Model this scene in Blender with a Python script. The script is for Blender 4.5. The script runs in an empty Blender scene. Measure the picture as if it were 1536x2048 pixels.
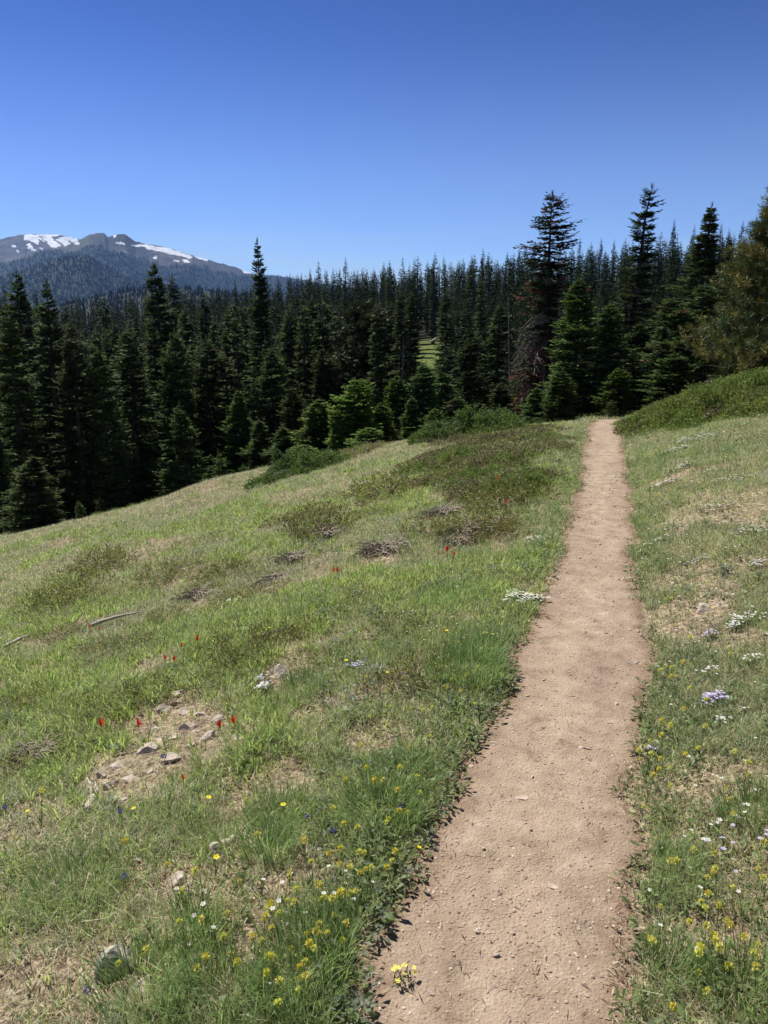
import bpy, math
import numpy as np
from math import radians as R

# ------------------------------------------------------------------ camera, sky, sun
SC = bpy.context.scene
COL = SC.collection
FPX = 1540.0; PITCH = math.atan(374 / 1540.0); EYE = 1.6
cam_d = bpy.data.cameras.new("camera"); cam = bpy.data.objects.new("camera", cam_d)
COL.objects.link(cam); SC.camera = cam
cam.location = (0, 0, EYE); cam.rotation_euler = (math.pi / 2 - PITCH, 0, 0)
cam_d.sensor_fit = 'VERTICAL'; cam_d.sensor_height = 36; cam_d.lens = 36 * FPX / 2048
cam_d.clip_start = 0.05; cam_d.clip_end = 30000

SUN_EL, SUN_AZ = R(58), R(-42)          # azimuth measured from +Y, negative = left
W = bpy.data.worlds.new("World"); SC.world = W; W.use_nodes = True
wn, wl = W.node_tree.nodes, W.node_tree.links
wn.clear()
sky = wn.new('ShaderNodeTexSky'); sky.sky_type = 'NISHITA'; sky.sun_disc = False
sky.sun_elevation = SUN_EL; sky.sun_rotation = SUN_AZ
sky.altitude = 3500; sky.air_density = 1.0; sky.dust_density = 0.0; sky.ozone_density = 5.0
bg = wn.new('ShaderNodeBackground'); bg.inputs[1].default_value = 0.13
wo = wn.new('ShaderNodeOutputWorld')
# thin high cloud wisps low over the horizon
tc = wn.new('ShaderNodeTexCoord'); mp = wn.new('ShaderNodeMapping'); mp.inputs['Scale'].default_value = (2.2, 2.2, 16)
nz = wn.new('ShaderNodeTexNoise'); nz.inputs['Scale'].default_value = 1.6; nz.inputs['Detail'].default_value = 7
nz.inputs['Distortion'].default_value = 0.5
rp = wn.new('ShaderNodeValToRGB'); rp.color_ramp.elements[0].position = .44; rp.color_ramp.elements[1].position = .68
sx = wn.new('ShaderNodeSeparateXYZ')
band = wn.new('ShaderNodeMapRange'); band.inputs[1].default_value = 0.14; band.inputs[2].default_value = 0.03
ml = wn.new('ShaderNodeMath'); ml.operation = 'MULTIPLY'
ms = wn.new('ShaderNodeMath'); ms.operation = 'MULTIPLY'; ms.inputs[1].default_value = 0.55
mx = wn.new('ShaderNodeMixRGB'); mx.inputs[2].default_value = (3.4, 4.35, 5.2, 1)
tn = wn.new('ShaderNodeMixRGB'); tn.blend_type = 'MULTIPLY'; tn.inputs[0].default_value = 1
tn.inputs[2].default_value = (0.16, 0.16, 0.16, 1)
gm = wn.new('ShaderNodeGamma'); gm.inputs[1].default_value = 2.25
gn = wn.new('ShaderNodeMixRGB'); gn.blend_type = 'MULTIPLY'; gn.inputs[0].default_value = 1; gn.inputs[2].default_value = (7.3, 5.8, 4.75, 1)
wl.new(tc.outputs['Generated'], mp.inputs[0]); wl.new(mp.outputs[0], nz.inputs[0]); wl.new(nz.outputs[0], rp.inputs[0])
wl.new(tc.outputs['Generated'], sx.inputs[0]); wl.new(sx.outputs[2], band.inputs[0])
wl.new(rp.outputs[0], ml.inputs[0]); wl.new(band.outputs[0], ml.inputs[1]); wl.new(ml.outputs[0], ms.inputs[0])
hb = wn.new('ShaderNodeMapRange'); hb.inputs[1].default_value = 0.36; hb.inputs[2].default_value = 0.0; hb.inputs[4].default_value = 0.9
hp_ = wn.new('ShaderNodeMath'); hp_.operation = 'POWER'; hp_.inputs[1].default_value = 2.0
ad = wn.new('ShaderNodeMath'); ad.operation = 'ADD'; ad.use_clamp = True
wl.new(sx.outputs[2], hb.inputs[0]); wl.new(hb.outputs[0], hp_.inputs[0]); wl.new(hp_.outputs[0], ad.inputs[0]); wl.new(ms.outputs[0], ad.inputs[1])
wl.new(sky.outputs[0], tn.inputs[1]); wl.new(tn.outputs[0], gm.inputs[0]); wl.new(gm.outputs[0], gn.inputs[1]); wl.new(gn.outputs[0], mx.inputs[1]); wl.new(ad.outputs[0], mx.inputs[0])
wl.new(mx.outputs[0], bg.inputs[0]); wl.new(bg.outputs[0], wo.inputs[0])

sl = bpy.data.lights.new("sun", 'SUN'); sl.energy = 4.7; sl.angle = R(0.53); sl.color = (1.0, 0.955, 0.89)
so = bpy.data.objects.new("sun", sl); COL.objects.link(so)
so.rotation_euler = (math.pi / 2 - SUN_EL, 0, math.pi - SUN_AZ); so.location = (-30, 40, 60)
SC.view_settings.view_transform = 'Standard'; SC.view_settings.look = 'None'
SC.view_settings.exposure = 0.55; SC.view_settings.gamma = 1
SC.cycles.max_bounces = 7; SC.cycles.diffuse_bounces = 3; SC.cycles.transparent_max_bounces = 8
SC.cycles.volume_bounces = 0; SC.cycles.caustics_reflective = False; SC.cycles.caustics_refractive = False
SC.render.film_transparent = False

rng = np.random.default_rng(7)

# ------------------------------------------------------------------ helpers
def tag(o, label=None, cat=None, group=None, kind=None):
    if label: o['label'] = label
    if cat: o['category'] = cat
    if group: o['group'] = group
    if kind: o['kind'] = kind
    return o

def mesh(name, V, faces, col=None, mat=None, smooth=False):
    """faces: list of int arrays (n,3) / (n,4)"""
    V = np.asarray(V, np.float32)
    me = bpy.data.meshes.new(name)
    me.vertices.add(len(V)); me.vertices.foreach_set('co', V.ravel())
    fs = [np.asarray(f, np.int32) for f in faces if len(f)]
    idx = np.concatenate([f.ravel() for f in fs])
    cnt = np.concatenate([np.full(len(f), f.shape[1], np.int32) for f in fs])
    st = np.zeros(len(cnt), np.int32); st[1:] = np.cumsum(cnt)[:-1]
    me.loops.add(len(idx)); me.loops.foreach_set('vertex_index', idx)
    me.polygons.add(len(cnt)); me.polygons.foreach_set('loop_start', st); me.polygons.foreach_set('loop_total', cnt)
    me.polygons.foreach_set('use_smooth', np.full(len(cnt), smooth))
    if col is not None:
        a = me.color_attributes.new('Col', 'FLOAT_COLOR', 'POINT')
        c = np.ones((len(V), 4), np.float32); c[:, :3] = col
        a.data.foreach_set('color', c.ravel())
    if mat: me.materials.append(mat)
    me.update(calc_edges=True); me.validate()
    return me

def obj(name, me, parent=None, loc=None):
    o = bpy.data.objects.new(name, me); COL.objects.link(o)
    if parent: o.parent = parent
    if loc is not None: o.location = loc
    return o

def empty(name, loc=(0, 0, 0)):
    o = bpy.data.objects.new(name, None); COL.objects.link(o); o.location = loc
    o.empty_display_size = 0.1
    return o

def copy_tree(o, parent=None):
    c = o.copy(); COL.objects.link(c); c.parent = parent
    for ch in list(o.children): copy_tree(ch, c)
    return c

def nrm(a):
    return a / np.maximum(np.linalg.norm(a, axis=-1, keepdims=True), 1e-9)

def _h(ix, iy, s):
    n = (ix.astype(np.int64) * 374761393 + iy.astype(np.int64) * 668265263 + s * 974634777) & 0x7fffffff
    n = ((n ^ (n >> 13)) * 1274126177) & 0x7fffffff
    n = ((n ^ (n >> 15)) * 2246822519) & 0x7fffffff
    return ((n ^ (n >> 16)) & 0xffff) / 65535.0

def noise(x, y, s=0):
    x = np.asarray(x, float); y = np.asarray(y, float)
    ix, iy = np.floor(x), np.floor(y); fx, fy = x - ix, y - iy
    fx = fx * fx * (3 - 2 * fx); fy = fy * fy * (3 - 2 * fy)
    a = _h(ix, iy, s); b = _h(ix + 1, iy, s); c = _h(ix, iy + 1, s); d = _h(ix + 1, iy + 1, s)
    return (a * (1 - fx) + b * fx) * (1 - fy) + (c * (1 - fx) + d * fx) * fy

def fbm(x, y, s=0, o=4):
    v = 0; a = .5; t = 0
    for i in range(o):
        v = v + a * noise(x * 2 ** i + 17.3 * i, y * 2 ** i - 9.1 * i, s + i); t += a; a *= .5
    return v / t

def sst(a, b, x):
    t = np.clip((x - a) / (b - a), 0, 1); return t * t * (3 - 2 * t)

def kites(B, D, S, L, Wd, C, droop=0.0, mid=.5, tipc=None):
    n = len(B); L = np.broadcast_to(L, n)[:, None]; Wd = np.broadcast_to(Wd, n)[:, None]
    M = B + D * L * mid
    T = B + D * L; T[:, 2] -= np.broadcast_to(droop, n) * L[:, 0]
    V = np.stack([B, M + S * Wd / 2, T, M - S * Wd / 2], 1).reshape(-1, 3)
    Q = np.arange(4 * n).reshape(n, 4)
    Cc = np.repeat(C[:, None, :], 4, 1)
    if tipc is not None: Cc[:, 2] = tipc
    return V, Q, Cc.reshape(-1, 3)

def merge(parts):
    Vs, Qs, Cs, k = [], {3: [], 4: []}, [], 0
    for V, Q, C in parts:
        if isinstance(Q, (list, tuple)):
            for q in Q: Qs[q.shape[1]].append(q + k)
        else: Qs[Q.shape[1]].append(Q + k)
        Vs.append(V); Cs.append(np.broadcast_to(C, (len(V), 3))); k += len(V)
    return np.concatenate(Vs), [np.concatenate(q) for q in Qs.values() if q], np.concatenate(Cs)

def tube(P, rad, sides=6, cap=True):
    """swept tube along points P with radii"""
    P = np.asarray(P, float); n = len(P); rad = np.broadcast_to(rad, n)
    T = nrm(np.gradient(P, axis=0))
    up = np.array([0, 0, 1.]) if abs(T[0, 2]) < .9 else np.array([1., 0, 0])
    A = nrm(np.cross(T, up)); Bv = np.cross(T, A)
    th = np.arange(sides) / sides * 2 * np.pi
    V = P[:, None] + rad[:, None, None] * (np.cos(th)[None, :, None] * A[:, None] + np.sin(th)[None, :, None] * Bv[:, None])
    V = V.reshape(-1, 3); q = []
    for i in range(n - 1):
        a = i * sides + np.arange(sides); b = i * sides + (np.arange(sides) + 1) % sides
        q.append(np.stack([a, b, b + sides, a + sides], 1))
    q = [np.concatenate(q)]
    if cap:
        c0 = len(V); V = np.vstack([V, P[0], P[-1]]); a = np.arange(sides); b = (a + 1) % sides
        q.append(np.stack([b, a, np.full(sides, c0)], 1))
        e = (n - 1) * sides; q.append(np.stack([a + e, b + e, np.full(sides, c0 + 1)], 1))
        q = [q[0], np.vstack(q[1:])]
    return V, q

# pixel (of the 1536x2048 photo) <-> world, used for surveying where things stand
def ray(X, Y):
    X, Y = np.broadcast_arrays(np.asarray(X, float), np.asarray(Y, float)); x = (X - 768) / FPX; y = (1024 - Y) / FPX
    c, s = math.cos(PITCH), math.sin(PITCH)
    return np.stack([x, c + y * s, -s + y * c], -1)
def az_el(X, Y):
    d = ray(X, Y); return np.arctan2(d[..., 0], d[..., 1]), d[..., 2] / np.hypot(d[..., 0], d[..., 1])
def px_of(x, y, z):
    c, s = math.cos(PITCH), math.sin(PITCH)
    dz = z - EYE; dep = y * c - dz * s; up = y * s + dz * c
    return 768 + x / dep * FPX, 1024 - up / dep * FPX, dep

# ------------------------------------------------------------------ the lie of the land
A17 = R(17); CA, SA = math.cos(A17), math.sin(A17)
_pl = [(745, 2048), (900, 1650), (1000, 1430), (1085, 1200), (1130, 1080), (1158, 960), (1172, 880), (1178, 850), (1200, 836)]
_pr = [(1235, 2048), (1245, 1750), (1268, 1500), (1288, 1230), (1258, 1100), (1252, 980), (1245, 880), (1232, 848), (1238, 833)]
def _uv(p):
    d = ray(*p); t = -EYE / d[2]; x, y = d[0] * t, d[1] * t
    return x * CA - y * SA, x * SA + y * CA
_L = np.array([_uv(p) for p in _pl]); _Rr = np.array([_uv(p) for p in _pr])
_L = np.vstack([[_L[0, 0] - .02, -3], _L - np.stack([.07 * np.clip(1.3 - _L[:, 1] * .2, .15, 1), 0 * _L[:, 1]], 1), [.72, 14.6], [1.6, 16.2], [3.0, 18.0]])
_Rr = np.vstack([[_Rr[0, 0] - .05, -3], _Rr + [.03, 0], [1.05, 14.6], [2.2, 16.0], [3.8, 18.0]])
def edges(v):
    return np.interp(v, _L[:, 1], _L[:, 0]), np.interp(v, _Rr[:, 1], _Rr[:, 0])

# far ground: height of the opposite hillside by azimuth
_sk = [(-300, 600), (0, 600), (200, 603), (400, 590), (520, 575), (600, 558), (700, 546), (850, 536), (950, 524), (1050, 518), (1150, 508), (1250, 502), (1350, 494), (1450, 480), (1536, 464), (1800, 440)]
_ska, _ske = az_el([p[0] for p in _sk], [p[1] for p in _sk])
def ground(x, y, fine=True):
    x = np.asarray(x, float); y = np.asarray(y, float)
    u = x * CA - y * SA; v = x * SA + y * CA
    el, er = edges(v)
    tl = np.maximum(el - .04 - u, 0); tr = np.maximum(u - er - .04, 0)
    z = -(.29 * tl - .17 * 4 * (1 - np.exp(-tl / 4)))
    z = z + .25 * tr - .02 * np.minimum(tr, 14) ** 2 * .45
    z = z - .012 * np.maximum(v - 13.6, 0) ** 1.7 * (v > 13.6)
    z = z + .08 * np.exp(-((v - 9) / 4) ** 2) * sst(.3, 3, tr)
    off = sst(.0, .5, tl + tr)
    r = np.hypot(x, y); az = np.arctan2(x, y)
    if fine:
        z = z + off * (fbm(x * .35, y * .35, 3, 3) - .5) * .34 * sst(1, 9, r)
        z = z + off * (fbm(x * 2.1, y * 2.1, 5, 3) - .5) * .09 * (r < 60)
        z = z + (fbm(x * 9, y * 9, 6, 2) - .5) * (.0012 + .0188 * off) * (r < 30)
        z = z - .025 * (1 - sst(0, .15, tl + tr)) * (r < 30)
    # the wooded hollow and the opposite slope
    zr = EYE + np.interp(az, _ska, _ske) * 150 - 9.0
    zv = -5.5 + 3.2 * np.clip(az / R(26), -1, 1)
    far = np.where(r < 150, zv + (zr - zv) * sst(42, 150, r) , zr - .25 * (r - 150))
    far = far + 1.4 * np.exp(-((r - 82) / 16) ** 2) * np.exp(-((az - R(3.6)) / R(4)) ** 2)
    far = np.maximum(far, -300) + (fbm(x * .03, y * .03, 9, 3) - .5) * 3 * (r > 40)
    back = sst(R(50), R(80), np.abs(az))
    far = far * (1 - back) + back * np.where(x < 0, -.27 * np.minimum(r, 900), .12 * np.minimum(r, 300) - 6)
    w = sst(17, 46, r)
    return z * (1 - w) + far * w

_ts = np.concatenate([np.arange(1.2, 12, .02), np.arange(12, 60, .06), np.arange(60, 200, .5)])
def hit(X, Y):
    d = ray(X, Y); P = _ts[:, None] * d; P[:, 2] += EYE
    b = np.nonzero(P[:, 2] < ground(P[:, 0], P[:, 1]))[0]
    i = b[0] if len(b) else len(_ts) - 1
    return float(P[i, 0]), float(P[i, 1]), float(ground(P[i, 0], P[i, 1]))
def at_dist(X, d):
    a, _ = az_el(X, 650); x, y = math.sin(a) * d, math.cos(a) * d
    return x, y, float(ground(x, y))

# ------------------------------------------------------------------ materials
def newmat(name):
    m = bpy.data.materials.new(name); m.use_nodes = True; n = m.node_tree.nodes; n.clear()
    return m, n, m.node_tree.links
def leaf_mat(name, trans=.25, rough=.55, spec=.3, var=.25, scale=3.0, tint=(1, 1, 1)):
    m, n, l = newmat(name)
    at = n.new('ShaderNodeAttribute'); at.attribute_name = 'Col'
    oi = n.new('ShaderNodeObjectInfo'); hs = n.new('ShaderNodeHueSaturation')
    mr = n.new('ShaderNodeMapRange'); mr.inputs[3].default_value = 1 - var; mr.inputs[4].default_value = 1 + var
    mh = n.new('ShaderNodeMapRange'); mh.inputs[3].default_value = .488; mh.inputs[4].default_value = .512
    l.new(oi.outputs['Random'], mr.inputs[0]); l.new(oi.outputs['Random'], mh.inputs[0])
    tt = n.new('ShaderNodeMixRGB'); tt.blend_type = 'MULTIPLY'; tt.inputs[0].default_value = 1; tt.inputs[2].default_value = (*tint, 1)
    l.new(at.outputs[0], tt.inputs[1]); l.new(tt.outputs[0], hs.inputs['Color']); l.new(mr.outputs[0], hs.inputs['Value']); l.new(mh.outputs[0], hs.inputs['Hue'])
    p = n.new('ShaderNodeBsdfPrincipled'); p.inputs['Roughness'].default_value = rough
    p.inputs['Specular IOR Level'].default_value = spec
    t = n.new('ShaderNodeBsdfTranslucent'); mxs = n.new('ShaderNodeMixShader'); mxs.inputs[0].default_value = trans
    o = n.new('ShaderNodeOutputMaterial')
    l.new(hs.outputs[0], p.inputs['Base Color']); l.new(hs.outputs[0], t.inputs[0])
    l.new(p.outputs[0], mxs.inputs[1]); l.new(t.outputs[0], mxs.inputs[2]); l.new(mxs.outputs[0], o.inputs[0])
    return m

def ramp_mat(name, stops, scale=8, detail=8, rough=.9, bump=.3, bscale=40, coords='Object', stretch=None, col_attr=None, bdist=.01):
    m, n, l = newmat(name)
    tcn = n.new('ShaderNodeTexCoord'); src = tcn.outputs[coords]
    if stretch:
        mpn = n.new('ShaderNodeMapping'); mpn.inputs['Scale'].default_value = stretch; l.new(src, mpn.inputs[0]); src = mpn.outputs[0]
    a = n.new('ShaderNodeTexNoise'); a.inputs['Scale'].default_value = scale; a.inputs['Detail'].default_value = detail; a.inputs['Roughness'].default_value = .65
    l.new(src, a.inputs[0])
    cr = n.new('ShaderNodeValToRGB'); e = cr.color_ramp.elements
    while len(e) < len(stops): e.new(.5)
    for i, (p_, c_) in enumerate(stops): e[i].position = p_; e[i].color = (*c_, 1)
    l.new(a.outputs[0], cr.inputs[0])
    b = n.new('ShaderNodeTexNoise'); b.inputs['Scale'].default_value = bscale; b.inputs['Detail'].default_value = 6; l.new(src, b.inputs[0])
    bp = n.new('ShaderNodeBump'); bp.inputs['Strength'].default_value = bump; bp.inputs['Distance'].default_value = bdist; l.new(b.outputs[0], bp.inputs['Height'])
    p = n.new('ShaderNodeBsdfPrincipled'); p.inputs['Roughness'].default_value = rough; p.inputs['Specular IOR Level'].default_value = .2
    out = cr.outputs[0]
    if col_attr:
        at = n.new('ShaderNodeAttribute'); at.attribute_name = 'Col'
        mm = n.new('ShaderNodeMixRGB'); mm.blend_type = 'MULTIPLY'; mm.inputs[0].default_value = 1
        l.new(out, mm.inputs[1]); l.new(at.outputs[0], mm.inputs[2]); out = mm.outputs[0]
    l.new(out, p.inputs['Base Color']); l.new(bp.outputs[0], p.inputs['Normal'])
    o = n.new('ShaderNodeOutputMaterial'); l.new(p.outputs[0], o.inputs[0])
    return m

M_soil = ramp_mat('soil', [(.34, (.10, .065, .045)), (.45, (.25, .175, .12)), (.55, (.40, .30, .205)), (.66, (.58, .48, .34))], scale=34, bump=.9, bscale=70, col_attr=True, bdist=.02)
M_path = ramp_mat('path_dirt', [(.28, (.225, .162, .112)), (.43, (.345, .260, .180)), (.58, (.42, .322, .228)), (.75, (.55, .45, .34))], scale=9, detail=14, bump=.8, bscale=120, col_attr=True, bdist=.012)
M_rock = ramp_mat('rock', [(.3, (.27, .22, .17)), (.48, (.50, .42, .34)), (.62, (.62, .53, .43)), (.75, (.72, .64, .52))], scale=9, bump=.8, bscale=30, bdist=.02)
M_rocky = ramp_mat('lichen_rock', [(.36, (.17, .16, .15)), (.48, (.36, .34, .30)), (.55, (.5, .46, .36)), (.62, (.66, .60, .30))], scale=16, bump=.9, bscale=30, bdist=.02)
M_peb = ramp_mat('pebble', [(.3, (.28, .21, .155)), (.5, (.50, .395, .30)), (.7, (.68, .58, .47))], scale=14, bump=.3, bscale=60, col_attr=True)
M_bark = ramp_mat('bark', [(.3, (.05, .04, .035)), (.55, (.12, .1, .085)), (.75, (.24, .21, .18))], scale=7, bump=.8, bscale=25, stretch=(3, 3, .6), bdist=.02)
M_dead = ramp_mat('weathered_wood', [(.3, (.30, .25, .19)), (.5, (.52, .46, .37)), (.75, (.70, .65, .55))], scale=10, bump=.6, bscale=40, stretch=(1, 6, 6), bdist=.008)
M_grey = ramp_mat('dead_twigs', [(.3, (.17, .135, .105)), (.6, (.36, .30, .24))], scale=10)
M_mtn = ramp_mat('mountain_ground', [(.3, (.72, .72, .72)), (.7, (1.2, 1.2, 1.2))], scale=.02, detail=10, bump=.5, bscale=.03, col_attr=True, bdist=12)
M_snow = None
M_fir = leaf_mat('fir_needles', trans=.25, rough=.7, spec=.08, var=.25)
M_pine = leaf_mat('pine_needles', trans=.15, rough=.5, spec=.25, var=.1)
M_jun = leaf_mat('juniper_needles', trans=.35, rough=.55, spec=.25, var=.18)
M_grass = leaf_mat('grass_blades', trans=.5, rough=.45, spec=.4, var=0)
M_flower = leaf_mat('petals', trans=.3, rough=.7, spec=.1, var=.03)
M_stem = leaf_mat('flower_stems', trans=.2, rough=.6, spec=.2, var=.1)

# ------------------------------------------------------------------ ground sheet
def polar_grid(azs, rs):
    a, r = np.meshgrid(azs, rs, indexing='xy')      # rows r, cols az
    x = np.sin(a) * r; y = np.cos(a) * r
    nr, na = r.shape
    i = (np.arange(nr - 1)[:, None] * na + np.arange(na - 1)[None]).ravel()
    Q = np.stack([i, i + 1, i + na + 1, i + na], 1)
    return x.ravel(), y.ravel(), Q
azs = np.concatenate([np.arange(-180, -48, 4.), np.arange(-48, 48, .42), np.arange(48, 181, 4.)])
azs[-1] = 180
rs = [0.0, .25, .5, .8]
while rs[-1] < 60: rs.append(rs[-1] * 1.0095)
while rs[-1] < 8200: rs.append(rs[-1] * 1.06)
gx, gy, GQ = polar_grid(np.radians(azs), np.array(rs))
gz = ground(gx, gy)
gr = np.hypot(gx, gy)
nA = fbm(gx * .5, gy * .5, 21, 4); nB = fbm(gx * 1.7, gy * 1.7, 22, 3)
base = np.array([1.0, 1.0, 1.0]); grn = np.array([.58, .85, .48]); stw = np.array([1.05, 1.12, .85])
t = (.35 + .65 * sst(.36, .56, nB)) * (.3 + .35 * sst(3.5, 11, gr))
gc = base * (1 - t[:, None]) + grn * t[:, None]; gc = gc * (.72 + .56 * fbm(gx * 7, gy * 7, 23, 3))[:, None]
t2 = sst(.45, .65, nA) * .6 * sst(5, 14, gr)
gc = gc * (1 - t2[:, None]) + stw * t2[:, None]
# forest floor and the small bright clearing on the opposite slope
gaz = np.arctan2(gx, gy)
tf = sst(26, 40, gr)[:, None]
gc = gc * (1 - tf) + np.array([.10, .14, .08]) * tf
tcl = (np.exp(-((gr - 80) / 15) ** 4) * np.exp(-((gaz - R(3.5)) / R(3.2)) ** 4))[:, None]
gc = gc * (1 - tcl) + np.array([.32, .58, .18]) * tcl

# ------------------------------------------------------------------ path
vs = np.concatenate([np.arange(-1, 6, .016), np.arange(6, 18, .035)])
ws = np.linspace(-.14, 1.14, 72)
vv, ww = np.meshgrid(vs, ws, indexing='ij')
el, er = edges(vv)
uu = el + (er - el) * ww
wid = er - el
px_ = uu * CA + vv * SA; py_ = -uu * SA + vv * CA
# signed distance inside the ragged edge
rag = (fbm(px_ * 3.3, py_ * 3.3, 31, 4) - .5) * .30
ins = np.minimum(ww, 1 - ww) * wid + rag * .55
_rs = np.random.default_rng(12); STEPS = []
for _k in range(46):
    _v = 1.3 + 11 * _rs.random() ** 1.3; _a, _b = edges(_v); _u = (_a + _b) / 2 + _rs.normal(0, .22) * (_b - _a) * .8; STEPS.append((_u * CA + _v * SA, -_u * SA + _v * CA, A17 + _rs.normal(0, .25), _rs.uniform(.001, .003)))
def psurf(x, y, ins):
    z = ground(x, y) + np.clip(ins * .12, -.05, .005) + (fbm(x * 38, y * 38, 32, 2) - .5) * .006
    for sx_, sy_, sa_, sd_ in STEPS:      # scuffed boot prints
        dx, dy = x - sx_, y - sy_; al = dx * math.sin(sa_) + dy * math.cos(sa_); ac = dx * math.cos(sa_) - dy * math.sin(sa_)
        q = (al / .13) ** 2 + (ac / .045) ** 2; z = z - sd_ * np.exp(-q ** 2) + sd_ * .5 * np.exp(-((q - 1.7) / .5) ** 2)
    return z
pz = psurf(px_, py_, ins)
n0, n1 = vv.shape
i = (np.arange(n0 - 1)[:, None] * n1 + np.arange(n1 - 1)[None]).ravel()
PQ = np.stack([i, i + n1, i + n1 + 1, i + 1], 1)
pcol = np.ones((n0 * n1, 3)); e_ = (1 - sst(0, .12, ins)).ravel()[:, None]
red = .6 * sst(.5, .7, fbm(px_ * 1.8, py_ * 1.8, 34, 3)).ravel()[:, None]
pcol = pcol * (1 - e_) + np.array([.74, .66, .62]) * e_
pcol = pcol * (1 - red * .6) + np.array([.80, .75, .78]) * red * .6
pcol = pcol * (1 + .10 * np.exp(-((ww - .5 - .1 * np.sin(vv * 1.3)) / .2) ** 2) - .05).ravel()[:, None]
path_o = obj('path', mesh('path', np.stack([px_.ravel(), py_.ravel(), pz.ravel()], 1), [PQ], pcol, M_path, True)); tag(path_o, kind='structure')
def path_in(x, y):
    """metres inside (+) or outside (-) the ragged path edge"""
    u = x * CA - y * SA; v = x * SA + y * CA
    a, b = edges(v); d = np.minimum(u - a, b - u) + (fbm(x * 3.3, y * 3.3, 31, 4) - .5) * .165
    return np.where(v > 17, -1, d)
gz = gz - .03 * sst(.05, .12, path_in(gx, gy)) * (gr < 30)
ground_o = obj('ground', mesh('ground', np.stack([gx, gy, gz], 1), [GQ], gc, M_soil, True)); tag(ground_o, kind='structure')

# ------------------------------------------------------------------ mountains
def ridge(name, sil, r0, fall, az0, az1, rmin, rmax, colf, seed, nr=150, step=.045, rough=62, shape=1.0):
    a = np.radians(np.arange(az0, az1, step)); rr = np.linspace(rmin, rmax, nr)
    sa, se = az_el([p[0] for p in sil], [p[1] for p in sil])
    Am, Rm = np.meshgrid(a, rr)
    hz = EYE + np.interp(Am, sa, se) * r0
    X = np.sin(Am) * Rm; Y = np.cos(Am) * Rm
    d = (r0 - Rm)
    s = r0 / 4500.
    n = fbm(X / (420 * s), Y / (420 * s), seed, 6) ; rd = 1 - np.abs(2 * fbm(X / (650 * s), Y / (650 * s), seed + 9, 5) - 1)
    Z = np.where(d > 0, hz - d * fall * (1 - .15 * d / (r0 - rmin)), hz + d * .5)
    fade = sst(0, 350 * s, np.abs(d))
    Z = Z + ((n - .5) * 2.2 + (rd - .8) * 1.6) * rough * s * fade + (fbm(X / (35 * s), Y / (35 * s), seed + 5, 3) - .5) * 9 * s
    Z = np.maximum(Z, -260)
    nr_, na = Am.shape
    i = (np.arange(nr_ - 1)[:, None] * na + np.arange(na - 1)[None]).ravel()
    Q = np.stack([i, i + 1, i + na + 1, i + na], 1)
    PX, PY, _ = px_of(X, Y, Z)
    C, fm = colf(PX, PY, X, Y, Z)
    o = obj(name, mesh(name, np.stack([X, Y, Z], -1).reshape(-1, 3), [Q], C.reshape(-1, 3), M_mtn, True)); tag(o, kind='structure')
    return X, Y, Z, fm

def poly_in(PX, PY, poly):
    ins = np.zeros(PX.shape, bool); n = len(poly)
    for k in range(n):
        x1, y1 = poly[k]; x2, y2 = poly[(k + 1) % n]
        if y1 == y2: continue
        c = ((y1 > PY) != (y2 > PY)) & (PX < (x2 - x1) * (PY - y1) / (y2 - y1) + x1)
        ins ^= c
    return ins
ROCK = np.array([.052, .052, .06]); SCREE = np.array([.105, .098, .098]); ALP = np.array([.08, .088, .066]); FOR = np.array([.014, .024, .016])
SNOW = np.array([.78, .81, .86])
def mixc(c, b, m): return c * (1 - m[..., None]) + b * m[..., None]
def col_back(PX, PY, X, Y, Z):
    n = fbm(X / 120, Y / 120, 51, 5); c = mixc(np.broadcast_to(SCREE, X.shape + (3,)), ROCK, sst(.42, .58, n))
    c = mixc(c, ALP * .9, sst(.5, .6, fbm(X / 300, Y / 300, 52, 4)) * .6)
    jx = (fbm(X / 45, Z / 22, 53, 5) - .5) * 13; jy = (fbm(X / 40, Z / 18, 54, 5) - .5) * 9
    m = np.zeros(X.shape)
    for p in [[(47, 470), (77, 470), (90, 484), (78, 478), (77, 488), (62, 482), (49, 481)], [(85, 474), (103, 471), (106, 478), (122, 494), (101, 494)],
              [(111, 478), (128, 476), (141, 489), (128, 494)], [(127, 474), (140, 474), (157, 477), (155, 483), (142, 484), (134, 481)],
              [(54, 489), (62, 488), (71, 500), (58, 498)], [(80, 468.5), (158, 468.5), (158, 472), (80, 472)], [(34, 501), (42, 501), (42, 505), (34, 505)], [(80, 493), (87, 495), (86, 500), (80, 497)], [(25, 490), (31, 491), (31, 495), (26, 494)]]:
        m = np.maximum(m, poly_in(PX + jx, PY + jy, p))
    c = mixc(c, SNOW, m)
    return c, np.zeros(X.shape)
_tl = [(-300, 540), (0, 529), (39, 518), (64, 509), (100, 503), (117, 500), (152, 506), (172, 497), (190, 488), (205, 488), (217, 504), (245, 506), (273, 515), (300, 520), (325, 531), (345, 533), (372, 527), (400, 535), (440, 546), (480, 552), (520, 552), (560, 553), (700, 560)]
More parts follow.
